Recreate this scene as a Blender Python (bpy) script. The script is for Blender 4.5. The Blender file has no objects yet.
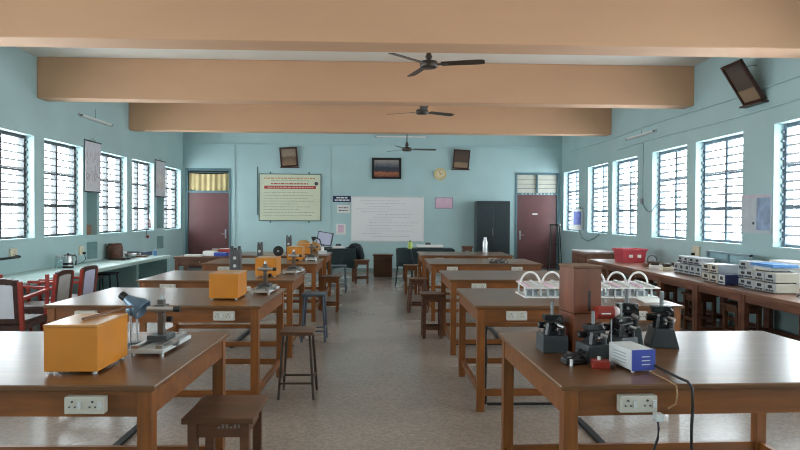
import bpy, math, random
from mathutils import Vector, Matrix, Euler
random.seed(7)
R = math.radians
SC = bpy.context.scene
COL = SC.collection

# ------------------------------------------------------------------ camera, world, exposure
def make_camera():
    f, yaw, pitch, roll = 617.04, 0.0350, -0.0147, 0.0055
    fw = Vector((math.sin(yaw)*math.cos(pitch), math.cos(yaw)*math.cos(pitch), math.sin(pitch)))
    r = Vector((math.cos(yaw), -math.sin(yaw), 0))
    u = r.cross(fw)
    r2 = r*math.cos(roll) + u*math.sin(roll)
    u2 = -r*math.sin(roll) + u*math.cos(roll)
    cd = bpy.data.cameras.new('camera')
    cd.sensor_width = 36; cd.lens = f/800*36; cd.clip_start = .05; cd.clip_end = 200
    c = bpy.data.objects.new('camera', cd); COL.objects.link(c)
    m = Matrix((r2, u2, -fw)).transposed().to_4x4()
    m.translation = (0, 0, 1.5)
    c.matrix_world = m
    SC.camera = c
make_camera()
W = bpy.data.worlds.new('overcast'); SC.world = W; W.use_nodes = True
BG = W.node_tree.nodes['Background']
BG.inputs[0].default_value = (0.93, 0.97, 1.0, 1); BG.inputs[1].default_value = 17.5
SC.view_settings.view_transform = 'Standard'; SC.view_settings.look = 'None'
SC.view_settings.gamma = 1; SC.view_settings.use_curve_mapping = False
SC.view_settings.exposure = 0.0
SC.cycles.use_denoising = True
SC.cycles.max_bounces = 12; SC.cycles.diffuse_bounces = 7; SC.cycles.transparent_max_bounces = 16
SC.cycles.sample_clamp_indirect = 5
SC.cycles.filter_width = 1.1

# ------------------------------------------------------------------ room dimensions (metres)
XL, XR, YB, YF, ZC = -5.15, 4.92, 16.45, -2.4, 3.865
SILL, HEAD = 1.14, 2.67
WT = 0.25
BAYS = [-0.65, 2.75, 6.15, 9.57, 12.98, 16.4]
WIN = []
for c in BAYS:
    for a, b in ((c-1.38, c-.14), (c+.14, c+1.38)):
        if b < YB - .1 and a > YF + .1: WIN.append((a, b))
for side in (-1, 1):
    for a, b in WIN:
        ld = bpy.data.lights.new('window_portal', 'AREA'); ld.shape = 'RECTANGLE'
        ld.size = HEAD-SILL; ld.size_y = b-a; ld.cycles.is_portal = True
        o = bpy.data.objects.new('window_portal', ld); COL.objects.link(o)
        x = XL-.02 if side < 0 else XR+.02
        o.matrix_world = Matrix.Translation((x, (a+b)/2, (SILL+HEAD)/2)) @ Matrix.Rotation(R(-90 if side < 0 else 90), 4, 'Y')

# ------------------------------------------------------------------ materials
def lin(h):
    h = h.lstrip('#'); v = [int(h[i:i+2], 16)/255 for i in (0, 2, 4)]
    return tuple(((c+.055)/1.055)**2.4 if c > .04045 else c/12.92 for c in v)
MATS = {}
def mat(name, col, rough=.5, metal=0., var=.12, scale=6., bump=0., coat=0., spec=.5, stretch=(1, 1, 1), col2=None, detail=4):
    if name in MATS: return MATS[name]
    c = lin(col) if isinstance(col, str) else col
    m = bpy.data.materials.new(name); m.use_nodes = True; nt = m.node_tree; N = nt.nodes; L = nt.links
    b = N['Principled BSDF']
    b.inputs['Roughness'].default_value = rough; b.inputs['Metallic'].default_value = metal
    b.inputs['Specular IOR Level'].default_value = spec; b.inputs['Coat Weight'].default_value = coat
    b.inputs['Coat Roughness'].default_value = .2
    tc = N.new('ShaderNodeTexCoord'); mp = N.new('ShaderNodeMapping'); mp.inputs['Scale'].default_value = stretch
    L.new(tc.outputs['Object'], mp.inputs['Vector'])
    nz = N.new('ShaderNodeTexNoise'); nz.inputs['Scale'].default_value = scale; nz.inputs['Detail'].default_value = detail
    L.new(mp.outputs[0], nz.inputs['Vector'])
    rp = N.new('ShaderNodeValToRGB')
    lo = lin(col2) if isinstance(col2, str) else (col2 or tuple(x*(1-2*var) for x in c))
    hi = c if col2 else tuple(min(1, x*(1+var)) for x in c)
    rp.color_ramp.elements[0].position = .3; rp.color_ramp.elements[1].position = .7
    rp.color_ramp.elements[0].color = (*lo, 1); rp.color_ramp.elements[1].color = (*hi, 1)
    L.new(nz.outputs['Fac'], rp.inputs['Fac']); L.new(rp.outputs['Color'], b.inputs['Base Color'])
    if bump:
        bp = N.new('ShaderNodeBump'); bp.inputs['Strength'].default_value = bump; bp.inputs['Distance'].default_value = .004
        L.new(nz.outputs['Fac'], bp.inputs['Height']); L.new(bp.outputs[0], b.inputs['Normal'])
    MATS[name] = m
    return m
def wood(name, c1, c2, rough=.4, axis=0, coat=.0, scale=7):
    st = [1., 1., 1.]
    for i in range(3):
        if i != axis: st[i] = 7.
    return mat(name, c1, rough, col2=c2, stretch=tuple(st), scale=scale*.35, coat=coat, bump=.04, detail=6)

M_WALL = mat('wall_paint', '#a7c2c4', .62, var=.035, scale=1.3, detail=8)
M_CEIL = mat('ceiling_paint', '#d8d2c8', .8, var=.03, scale=2)
M_BEAM = mat('beam_paint', '#c79b79', .6, var=.03, scale=2, stretch=(.3, 1, 1))
M_TOP = wood('table_top_wood', '#734d2d', '#54361e', .28, 0, 0)
M_LEG = wood('table_leg_wood', '#8f531d', '#613611', .38, 2, .1)
M_APR = wood('table_apron_wood', '#854d1c', '#5b3211', .36, 0, .1)
M_STW = wood('stool_wood', '#6b432a', '#49291a', .45, 0)
M_STT = wood('stool_top_wood', '#674228', '#462a19', .4, 0)
M_WORN = wood('worn_stool_wood', '#7d5638', '#5b3a24', .5, 0)
M_CASE = wood('instrument_case_wood', '#7b4225', '#552a15', .35, 2)
M_BENCH = wood('bench_wood', '#7a4c36', '#553022', .4, 1)
M_BENT = wood('bench_top_wood', '#8a6552', '#6d4a3a', .3, 1)
M_ORANGE = mat('orange_varnish', '#c47a1e', .38, var=.06, scale=5, coat=.15)
M_MAROON = mat('maroon_paint', '#613a3b', .4, var=.08, scale=3)
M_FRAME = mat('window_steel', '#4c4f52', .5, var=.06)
M_FRAME_FLARE = mat('window_steel_flare', '#6d7c88', .5, var=.06)  # bluish lift of the window flare put into the right frames' colour
M_LOUV = mat('louvre_bar_metal', '#c9ced1', .5, var=.05)
M_DFRAME = mat('door_frame_paint', '#53727a', .5, var=.06)
M_WHITE = mat('white_plastic', '#e2e2de', .35, var=.03)
M_SOCK = mat('ivory_plastic', '#bdb9ae', .4, var=.04)
M_PAPER = mat('paper', '#dcdad6', .8, var=.04, scale=9)
M_CREAM = mat('cream_paint', '#d8cfb8', .45, var=.05)
M_GREY = mat('grey_enamel', '#8f979c', .4, var=.06)
M_LGREY = mat('light_grey_enamel', '#c3c6c6', .4, var=.05)
M_LGREY2 = mat('muted_grey_enamel', '#a3a8aa', .5, var=.06)  # light grey with its albedo lowered
M_CREAM2 = mat('muted_cream_enamel', '#b5ae9f', .5, var=.06)  # cream with its albedo lowered
M_DGREY = mat('dark_grey_enamel', '#3d4346', .42, var=.1)
M_BLACK = mat('black_enamel', '#0e0f12', .4, var=.1)
M_RUBBER = mat('black_rubber', '#121213', .6, var=.1)
M_STEEL = mat('brushed_steel', '#b9babb', .3, 1, var=.05)
M_DSTEEL = mat('dull_steel', '#6f6b66', .38, .8, var=.1)
M_STLEG = mat('stool_metal_grey', '#5a6470', .42, .5, var=.08)
M_STBRN = mat('stool_metal_brown', '#463931', .45, .5, var=.1)
M_BLUE = mat('blue_enamel', '#33459e', .4, var=.05)
M_LBLUE = mat('light_blue_card', '#4d83bd', .5, var=.06)
M_LAMPB = mat('blue_grey_enamel', '#5d7486', .28, .3, var=.05)
M_RED = mat('red_plastic', '#b8414a', .4, var=.08)
M_CHRED = mat('red_varnish', '#8f2b20', .38, var=.1)
M_CHBRN = mat('dark_brown_varnish', '#3d2119', .38, var=.1)
M_UPHW = mat('white_upholstery', '#c9cbd2', .8, var=.05)
M_UPHG = mat('grey_upholstery', '#a3a09c', .8, var=.06)
M_UPHL = mat('lilac_upholstery', '#b7b9d2', .8, var=.05)
M_COUNTER = mat('counter_paint', '#b5cdc9', .35, var=.05, scale=3)
M_CSUP = mat('counter_support_paint', '#8fb4b4', .55, var=.06)
M_ALM = mat('almirah_paint', '#262e31', .28, .2, var=.08)
M_GREENB = mat('pale_green_board', '#cbd0b8', .6, var=.02, scale=3)
M_BOARDW = mat('whiteboard_enamel', '#e0dfdf', .3, var=.015, scale=2)
M_GFRAME = mat('green_grey_frame', '#4d6a66', .5)
M_INKG = mat('pale_ink', '#a6ab98', .7); M_INKW = mat('faint_marker', '#bcc0c6', .6); M_INKB = mat('dark_ink', '#4a4a50', .7)
M_REDINK = mat('red_banner', '#a83b34', .6, var=.04); M_PINKINK = mat('orange_ink', '#c88a66', .6)
M_NAVY = mat('navy_sign', '#1d2950', .5, var=.04)
M_PINK = mat('pink_paper', '#cfaebf', .7, var=.05, scale=6)
M_CLOCK = mat('clock_yellow', '#c9b27a', .5, var=.04); M_CLOCKF = mat('clock_face', '#d6c8a0', .5, var=.03)
M_CLOTHG = mat('dark_green_cloth', '#16282a', .85, var=.15, scale=8)
M_CURT = mat('cream_curtain', '#c9b687', .85, var=.08, scale=4)
M_CARD = mat('brown_cardboard', '#8a6b55', .8, var=.08)
M_BROWNJAR = mat('brown_patterned_jar', '#7a4a34', .5, col2='#3b2a24', scale=18)
M_CONDUIT = mat('painted_conduit', '#a9c3c4', .5, var=.04)
M_BOTTLE = mat('white_bottle', '#dfe2e4', .25, .3, var=.02)
M_YGREEN = mat('yellow_green_plastic', '#a9bd57', .45, var=.05)
M_FANB = mat('fan_brown', '#3f332b', .4, .2, var=.06)
M_TAN = mat('tan_cloth', '#a9814d', .8, var=.12, scale=9)
M_WORANGE = wood('worn_orange_wood', '#a8743a', '#86562a', .5, 0)
M_GLASSTUBE = mat('frosted_tube', '#8b8f90', .25, .2, var=.04)
M_SCREEN = mat('lilac_screen', '#9b9cb4', .3, var=.03)
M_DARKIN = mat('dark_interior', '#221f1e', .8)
M_FROST = mat('frosted_pane', '#c9c6b8', .4, var=.04)

def glass(name, tint=(.96, .99, 1), fac=.07):
    m = bpy.data.materials.new(name); m.use_nodes = True; nt = m.node_tree; N = nt.nodes; L = nt.links
    N.remove(N['Principled BSDF'])
    t = N.new('ShaderNodeBsdfTransparent'); t.inputs[0].default_value = (*tint, 1)
    g = N.new('ShaderNodeBsdfGlossy'); g.inputs['Roughness'].default_value = .1
    mx = N.new('ShaderNodeMixShader'); mx.inputs[0].default_value = fac
    L.new(t.outputs[0], mx.inputs[1]); L.new(g.outputs[0], mx.inputs[2]); L.new(mx.outputs[0], N['Material Output'].inputs[0])
    return m
M_GLASS = glass('louvre_glass')

def terrazzo():
    m = bpy.data.materials.new('terrazzo'); m.use_nodes = True; nt = m.node_tree; N = nt.nodes; L = nt.links
    b = N['Principled BSDF']
    tc = N.new('ShaderNodeTexCoord')
    v = N.new('ShaderNodeTexVoronoi'); v.inputs['Scale'].default_value = 55; L.new(tc.outputs['Object'], v.inputs['Vector'])
    r1 = N.new('ShaderNodeValToRGB'); e = r1.color_ramp.elements
    e[0].position = .1; e[0].color = (*lin('#8f847b'), 1); e[1].position = .9; e[1].color = (*lin('#a0958b'), 1)
    sp = N.new('ShaderNodeSeparateColor'); L.new(v.outputs['Color'], sp.inputs[0]); L.new(sp.outputs[0], r1.inputs['Fac'])
    n = N.new('ShaderNodeTexNoise'); n.inputs['Scale'].default_value = .9; n.inputs['Detail'].default_value = 6
    L.new(tc.outputs['Object'], n.inputs['Vector'])
    r2 = N.new('ShaderNodeValToRGB'); e = r2.color_ramp.elements
    e[0].position = .3; e[0].color = (.78, .76, .74, 1); e[1].position = .7; e[1].color = (1.02, 1, .98, 1)
    L.new(n.outputs['Fac'], r2.inputs['Fac'])
    mx = N.new('ShaderNodeMix'); mx.data_type = 'RGBA'; mx.blend_type = 'MULTIPLY'; mx.inputs['Factor'].default_value = 1
    L.new(r1.outputs[0], mx.inputs['A']); L.new(r2.outputs[0], mx.inputs['B']); L.new(mx.outputs['Result'], b.inputs['Base Color'])
    r3 = N.new('ShaderNodeMapRange'); r3.inputs['To Min'].default_value = .16; r3.inputs['To Max'].default_value = .34
    L.new(n.outputs['Fac'], r3.inputs['Value']); L.new(r3.outputs[0], b.inputs['Roughness'])
    return m
M_FLOOR = terrazzo()

def ramp_picture(name, stops, axis='Z', noise=.35, scale=6):
    """flat printed picture: bands of colour along one generated axis, broken up by noise"""
    m = bpy.data.materials.new(name); m.use_nodes = True; nt = m.node_tree; N = nt.nodes; L = nt.links
    b = N['Principled BSDF']; b.inputs['Roughness'].default_value = .3
    tc = N.new('ShaderNodeTexCoord'); sp = N.new('ShaderNodeSeparateXYZ'); L.new(tc.outputs['Generated'], sp.inputs[0])
    n = N.new('ShaderNodeTexNoise'); n.inputs['Scale'].default_value = scale; L.new(tc.outputs['Generated'], n.inputs['Vector'])
    ma = N.new('ShaderNodeMath'); ma.operation = 'MULTIPLY_ADD'; ma.inputs[1].default_value = noise; ma.inputs[2].default_value = -noise/2
    L.new(n.outputs['Fac'], ma.inputs[0])
    ad = N.new('ShaderNodeMath'); L.new(sp.outputs[axis], ad.inputs[0]); L.new(ma.outputs[0], ad.inputs[1])
    rp = N.new('ShaderNodeValToRGB'); L.new(ad.outputs[0], rp.inputs['Fac'])
    el = rp.color_ramp.elements
    el[0].position = stops[0][0]; el[0].color = (*lin(stops[0][1]), 1); el[1].position = stops[-1][0]; el[1].color = (*lin(stops[-1][1]), 1)
    for p, c in stops[1:-1]:
        k = el.new(p); k.color = (*lin(c), 1)
    L.new(rp.outputs[0], b.inputs['Base Color'])
    return m
M_LANDSCAPE = ramp_picture('landscape_print', [(0, '#74432f'), (.22, '#a4654a'), (.34, '#3a3a44'), (.55, '#2f3a48'), (.75, '#6e6f75'), (1, '#9a8f88')])
M_PORTRAIT = ramp_picture('portrait_print', [(0, '#8d7358'), (.25, '#7b6350'), (.45, '#5c4a3e'), (.62, '#8f7d69'), (1, '#7d6f60')], noise=.5, scale=4)
M_PORTRAIT2 = ramp_picture('dark_portrait_print', [(0, '#8b735c'), (.3, '#8b735c'), (.34, '#4b3f37'), (.6, '#57483d'), (1, '#463b34')], noise=.04, scale=5)
M_CHART = ramp_picture('wall_chart_print', [(0, '#cbc8d0'), (.25, '#d0ccd4'), (.32, '#a3949b'), (.4, '#cfcbd3'), (.62, '#d2cfd6'), (.68, '#b09fa8'), (.75, '#cfccd4'), (1, '#c8c4cc')], noise=.9, scale=7)
M_CALENDAR = ramp_picture('blue_calendar_print', [(0, '#e4e4ee'), (.22, '#e0e0ec'), (.26, '#6b76b4'), (.6, '#5a68ad'), (.86, '#7d86bb'), (.9, '#e4e4ee'), (1, '#e8e8f0')], noise=.05)

# ------------------------------------------------------------------ mesh builder
class MB:
    def __init__(s): s.v = []; s.f = []; s.sm = []
    def add(s, vs, fs, smooth=False, M=None):
        k = len(s.v)
        for p in vs:
            p = Vector(p); s.v.append(tuple(M @ p) if M else tuple(p))
        for f in fs: s.f.append(tuple(i+k for i in f)); s.sm.append(smooth)
        return s
    def box(s, x0, x1, y0, y1, z0, z1, M=None):
        return s.add([(x0, y0, z0), (x1, y0, z0), (x1, y1, z0), (x0, y1, z0), (x0, y0, z1), (x1, y0, z1), (x1, y1, z1), (x0, y1, z1)],
                     [(0, 3, 2, 1), (4, 5, 6, 7), (0, 1, 5, 4), (1, 2, 6, 5), (2, 3, 7, 6), (3, 0, 4, 7)], False, M)
    def bar(s, p0, p1, w, d=None):
        """square bar between two points"""
        d = d or w; p0 = Vector(p0); p1 = Vector(p1); a = (p1-p0); l = a.length
        M = Matrix.Translation(p0) @ a.to_track_quat('Z', 'Y').to_matrix().to_4x4()
        return s.box(-w/2, w/2, -d/2, d/2, 0, l, M)
    def lathe(s, prof, M=None, n=16, smooth=True):
        vs = []; fs = []
        for r, z in prof:
            for i in range(n):
                a = 2*math.pi*i/n; vs.append((max(r, 1e-5)*math.cos(a), max(r, 1e-5)*math.sin(a), z))
        for j in range(len(prof)-1):
            for i in range(n):
                fs.append((j*n+i, j*n+(i+1) % n, (j+1)*n+(i+1) % n, (j+1)*n+i))
        s.add(vs, fs, smooth, M)
        s.add(vs[:n], [tuple(range(n-1, -1, -1))], False, M)
        s.add(vs[-n:], [tuple(range(n))], False, M)
        return s
    def cyl(s, p0, p1, r, r1=None, n=12):
        p0 = Vector(p0); p1 = Vector(p1); a = p1-p0
        M = Matrix.Translation(p0) @ a.to_track_quat('Z', 'Y').to_matrix().to_4x4()
        return s.lathe([(r, 0), (r if r1 is None else r1, a.length)], M, n)
    def tube(s, pts, r, n=6):
        pts = [Vector(p) for p in pts]; vs = []; fs = []
        up = Vector((0, 0, 1))
        for i, p in enumerate(pts):
            t = (pts[min(i+1, len(pts)-1)] - pts[max(i-1, 0)]).normalized()
            a = t.cross(up)
            if a.length < .05: a = t.cross(Vector((1, 0, 0)))
            a.normalize(); b = a.cross(t)
            for k in range(n):
                q = 2*math.pi*k/n; vs.append(p + a*r*math.cos(q) + b*r*math.sin(q))
        for i in range(len(pts)-1):
            for k in range(n):
                fs.append((i*n+k, i*n+(k+1) % n, (i+1)*n+(k+1) % n, (i+1)*n+k))
        s.add(vs, fs, True)
        s.add(vs[:n], [tuple(range(n))]); s.add(vs[-n:], [tuple(range(n-1, -1, -1))])
        return s
    def prism(s, poly, y0, y1, M=None):
        """poly in x,z extruded along y"""
        n = len(poly)
        vs = [(x, y0, z) for x, z in poly] + [(x, y1, z) for x, z in poly]
        fs = [tuple(range(n)), tuple(range(2*n-1, n-1, -1))] + [(i, i+n, (i+1) % n+n, (i+1) % n) for i in range(n)]
        return s.add(vs, fs, False, M)
    def sphere(s, c, r, n=12, sz=1.):
        prof = [(r*math.sin(math.pi*i/8), -r*sz*math.cos(math.pi*i/8)) for i in range(9)]
        return s.lathe(prof, Matrix.Translation(c), n)
    def mesh(s, name):
        me = bpy.data.meshes.new(name); me.from_pydata(s.v, [], s.f); me.update()
        me.polygons.foreach_set('use_smooth', s.sm)
        import bmesh
        bm = bmesh.new(); bm.from_mesh(me); bmesh.ops.recalc_face_normals(bm, faces=bm.faces); bm.to_mesh(me); bm.free()
        return me
    def build(s, name, m, parent=None, loc=(0, 0, 0), rot=(0, 0, 0), bevel=0, label=None):
        o = bpy.data.objects.new(name, s.mesh(name)); COL.objects.link(o)
        o.data.materials.append(m); o.location = loc; o.rotation_euler = rot; o.parent = parent
        if bevel:
            b = o.modifiers.new('bevel', 'BEVEL'); b.width = bevel; b.segments = 2; b.limit_method = 'ANGLE'; b.angle_limit = R(50)
        if label: o['label'] = label
        return o
def tag(o, label, cat=None, group=None, kind=None):
    o['label'] = label
    if cat: o['category'] = cat
    if group: o['group'] = group
    if kind: o['kind'] = kind
    return o
def thing(name, label, cat, loc=(0, 0, 0), rz=0, group=None):
    o = bpy.data.objects.new(name, None); COL.objects.link(o); o.empty_display_size = .1
    o.location = loc; o.rotation_euler = (0, 0, R(rz))
    return tag(o, label, cat, group)
def struct(o, label):
    o['kind'] = 'structure'; o['label'] = label; return o
def copy_tree(o, parent=None):
    c = o.copy(); COL.objects.link(c); c.parent = parent
    for ch in list(o.children): copy_tree(ch, c)
    return c
def dup(o, loc, rz, label, group=None):
    c = copy_tree(o); c.location = loc; c.rotation_euler = (0, 0, R(rz)); c['label'] = label
    if group: c['group'] = group
    return c
def share(src, name, parent, loc, rot=(0, 0, 0)):
    c = bpy.data.objects.new(name, src.data); COL.objects.link(c); c.parent = parent; c.location = loc; c.rotation_euler = rot
    return c
def B(*a): return MB().box(*a)

# ------------------------------------------------------------------ shell
def wall_mesh(u0, u1, z0, z1, t0, t1, holes, axis):
    """solid wall with rectangular holes; u runs along the wall, t is the thickness direction. axis 'y': wall along y, else along x"""
    us = sorted({u0, u1, *[h[0] for h in holes], *[h[1] for h in holes]}); zs = sorted({z0, z1, *[h[2] for h in holes], *[h[3] for h in holes]})
    P = (lambda u, t, z: (t, u, z)) if axis == 'y' else (lambda u, t, z: (u, t, z))
    mb = MB()
    def solid(i, j):
        if i < 0 or j < 0 or i >= len(us)-1 or j >= len(zs)-1: return False
        u = (us[i]+us[i+1])/2; z = (zs[j]+zs[j+1])/2
        return not any(h[0] < u < h[1] and h[2] < z < h[3] for h in holes)
    q = [(0, 1, 2, 3)]
    for i in range(len(us)-1):
        for j in range(len(zs)-1):
            if not solid(i, j): continue
            a, b, c, d = us[i], us[i+1], zs[j], zs[j+1]
            for t in (t0, t1): mb.add([P(a, t, c), P(b, t, c), P(b, t, d), P(a, t, d)], q)
            if not solid(i-1, j): mb.add([P(a, t0, c), P(a, t1, c), P(a, t1, d), P(a, t0, d)], q)
            if not solid(i+1, j): mb.add([P(b, t0, c), P(b, t1, c), P(b, t1, d), P(b, t0, d)], q)
            if not solid(i, j-1): mb.add([P(a, t0, c), P(b, t0, c), P(b, t1, c), P(a, t1, c)], q)
            if not solid(i, j+1): mb.add([P(a, t0, d), P(b, t0, d), P(b, t1, d), P(a, t1, d)], q)
    import bmesh
    me = mb.mesh('w'); bm = bmesh.new(); bm.from_mesh(me); bmesh.ops.remove_doubles(bm, verts=bm.verts, dist=1e-4)
    bmesh.ops.recalc_face_normals(bm, faces=bm.faces)
    mb2 = MB(); bm.verts.ensure_lookup_table()
    mb2.v = [tuple(v.co) for v in bm.verts]; mb2.f = [tuple(v.index for v in f.verts) for f in bm.faces]; mb2.sm = [False]*len(mb2.f)
    bm.free(); return mb2

ALC = [(11.08, 11.50, 1.13, 2.62), (11.08, 11.50, .70, 1.0), (14.54, 14.98, 1.18, 2.62), (14.54, 14.98, .70, .99)]
wh = [(a, b, SILL, HEAD) for a, b in WIN]
wl = struct(wall_mesh(YF-WT, YB+WT, 0, ZC, XL-WT, XL, wh+ALC, 'y').build('wall_left', M_WALL), 'pale turquoise left wall with a row of louvred windows and two narrow niches')
wr = struct(wall_mesh(YF-WT, YB+WT, 0, ZC, XR, XR+WT, wh, 'y').build('wall_right', M_WALL), 'pale turquoise right wall with a row of bright louvred windows')
for a in ALC:
    B(XL-WT, XL-WT+.06, a[0]-.02, a[1]+.02, a[2]-.02, a[3]+.02).build('niche_back', M_CSUP, wl)
DL = (-5.08, -3.89, 0, 2.73); DR = (3.66, 4.86, 0, 2.68)
wb = struct(wall_mesh(XL, XR, 0, ZC, YB, YB+WT, [DL, DR], 'x').build('wall_back', M_WALL), 'pale turquoise end wall with whiteboard, notice board and two maroon doors')
struct(B(XL, XR, YF-WT, YF, 0, ZC).build('wall_front', M_WALL), 'turquoise wall behind the viewer')
struct(B(XL-WT, XR+WT, YF-WT, YB+WT+2, -.12, 0).build('floor', M_FLOOR), 'speckled beige terrazzo floor')
struct(B(XL-WT, XR+WT, YF-WT, YB+WT, ZC, ZC+.15).build('ceiling', M_CEIL), 'off-white ceiling slab between the beams')
BEAMS = [(6.25, 6.62, 'nearest peach-painted concrete beam across the top of the view'), (9.50, 9.80, 'middle peach-painted ceiling beam'), (12.92, 13.22, 'farthest peach-painted ceiling beam'), (2.72, 3.02, 'peach ceiling beam overhead'), (-.72, -.42, 'peach ceiling beam behind the viewer')]
for i, (a, b, l) in enumerate(BEAMS):
    struct(B(XL, XR, a, b, 3.245, ZC).build('trim_%d' % (i+1), M_BEAM, bevel=.012), l)
struct(B(XL, XR, YB-.02, YB, 3.36, 3.385).build('trim_6', M_WALL), 'thin plaster ledge line high on the end wall')
struct(B(XL, XR, YB-.012, YB, 0, .1).build('baseboard_back', mat('skirting_paint', '#7d8f8c', .5)), 'thin grey skirting along the end wall')

# windows ---------------------------------------------------------------
def window(n, x, a, b, side, fm, detailed, label):
    w = b-a; h = HEAD-SILL
    e = bpy.data.objects.new('window_%d' % n, None); COL.objects.link(e); e.location = (x, a, SILL); struct(e, label)
    t = .03
    f = MB(); f.box(-.045, .045, 0, .05, 0, h); f.box(-.045, .045, w-.05, w, 0, h); f.box(-t, t, .04, w-.04, 0, .035); f.box(-t, t, .04, w-.04, h-.05, h)
    f.build('window_frame', fm, e)
    B(-.04, .04, w/2-.03, w/2+.03, .035, h-.05).build('mullion', fm, e)
    B(-.032, .032, .04, w-.04, .47, .52).build('transom', fm, e)
    B(-.02, .02, .04, w-.04, .995, 1.023).build('middle_rail', fm, e)
    if not detailed:
        B(-.004, .004, .04, w-.04, .035, h-.05).build('glass_pane', M_GLASS, e); return
    rows = 13; p = (h-.085)/rows
    rod = slat = None
    for k in range(rows):
        z = .035 + p*(k+.5)
        if k and abs(z-p/2-.495) > .03 and abs(z-p/2-1.009) > .02:
            if rod is None: rod = B(-.004, .004, .04, w-.04, -.013, .013).build('louvre_bar', M_LOUV, e, (-side*.03, 0, z-p/2))
            else: share(rod, 'louvre_bar', e, (-side*.03, 0, z-p/2))
        for c in (0, 1):
            y0 = .042 if c == 0 else w/2+.018
            if slat is None: slat = B(-.0025, .0025, 0, w/2-.06, -p*.52, p*.52).build('glass_slat', M_GLASS, e, (-side*.012, y0, z), (0, R(7)*side, 0))
            else: share(slat, 'glass_slat', e, (-side*.012, y0, z), (0, R(7)*side, 0))
    m = MB(); m.box(-.006, .006, -.03, .0, .05, h-.06)
    for k in range(rows): m.box(min(0, -side*.032), max(0, -side*.032), -.026, -.004, .05+p*k+.03, .05+p*k+.06)
    m.build('louvre_carrier', fm, e, (-side*.046, w, 0))
order = ['nearest', 'second', 'third', 'fourth', 'fifth', 'sixth', 'seventh']
n = 1
for side, x, fm, nm in ((-1, XL-.17, M_FRAME, 'left'), (1, XR+.17, M_FRAME_FLARE, 'right')):
    vis = [w for w in WIN if w[1] > 6.5]
    for a, b in WIN:
        d = (a, b) in vis
        lab = ('louvred glass window in the %s wall, %s from the far end' % (nm, ['nearest', 'second', 'third', 'fourth', 'fifth', 'sixth'][::1][len(vis)-1-vis.index((a, b))])) if d and len(vis)-1-vis.index((a, b)) < 6 else 'louvred window in the %s wall beside the viewer' % nm
        window(n, x, a, b, side, fm, d, lab); n += 1

# doors -----------------------------------------------------------------
def door(n, d, label, vent):
    e = bpy.data.objects.new('door_%d' % n, None); COL.objects.link(e); e.location = (d[0], YB, 0); struct(e, label)
    w = d[1]-d[0]; h = d[3]; t = .06; top = 2.08
    f = MB(); f.box(0, t, -.015, .12, 0, h); f.box(w-t, w, -.015, .12, 0, h); f.box(t, w-t, -.015, .12, h-t, h); f.box(t, w-t, -.015, .12, top, top+.06)
    f.build('door_frame', M_DFRAME, e, bevel=.006)
    leaf = B(t, w-t, .03, .07, .01, top).build('door_leaf', M_MAROON, e, bevel=.004)
    hx = w-t-.09 if n == 1 else t+.09
    hd = MB(); hd.box(hx-.02, hx+.02, .018, .03, .88, 1.12); hd.cyl((hx, .02, 1.0), (hx, -.02, 1.0), .01); hd.cyl((hx, -.02, 1.0), (hx+(-.1 if n == 1 else .1), -.02, 1.0), .009)
    hd.build('door_handle', M_STEEL, leaf)
    if vent == 'curtain':
        B(t, w-t, .1, .115, top+.06, h-t).build('unlit_space_panel', M_DARKIN, e)  # added panel, coloured dark for the unlit space behind the curtain
        vs = []; fs = []; N = 60
        for i in range(N+1):
            u = i/N; xx = t+.02+(w-2*t-.04)*u; yy = .05+.018*math.sin(u*46)+.01*math.sin(u*17+1)
            lo = top-.02+.1*max(0, 1-u*3.2)+.04*math.sin(u*9); lo = max(lo, top+.062)
            vs += [(xx, yy, lo), (xx, yy, h-t-.07-.05*math.sin(u*math.pi)*0.5)]
        for i in range(N): fs.append((2*i, 2*i+2, 2*i+3, 2*i+1))
        MB().add(vs, fs, True).build('curtain', M_CURT, e)
        B(t, w-t, .04, .06, h-t-.05, h-t-.035).build('curtain_rod', M_DFRAME, e)
    else:
        B(w/2-.02, w/2+.02, 0, .1, top+.06, h-t).build('mullion', M_DFRAME, e)
        for k in range(4):
            z = top+.06+.02+k*.117
            for c in (0, 1):
                a = t+.01 if c == 0 else w/2+.03
                B(a-.01, a+w/2-t-.02, .05+.01*(k % 2), .056+.01*(k % 2), z-.02, z+.118).build('glass_slat', M_FROST, e, rot=(0, 0, 0))
        for k in range(1, 4): B(t, w-t, .035, .05, top+.06+.117*k-.006, top+.06+.117*k+.006).build('louvre_bar', M_DFRAME, e)
        for k in range(9):
            s = .03+.05*random.random(); B(t+.12+k*.1, t+.12+k*.1+s, -.018, -.016, top+.02, top+.04).build('label_strip', M_PAPER, e)
        B(w/2-.12, w/2+.02, .026, .03, 1.55, 1.59).build('sticker', M_WHITE, leaf)
door(1, DL, 'maroon door at the far left under a ventilator hung with cream curtain', 'curtain')
door(2, DR, 'maroon door at the far right under a louvred glass ventilator', 'louvre')

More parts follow.
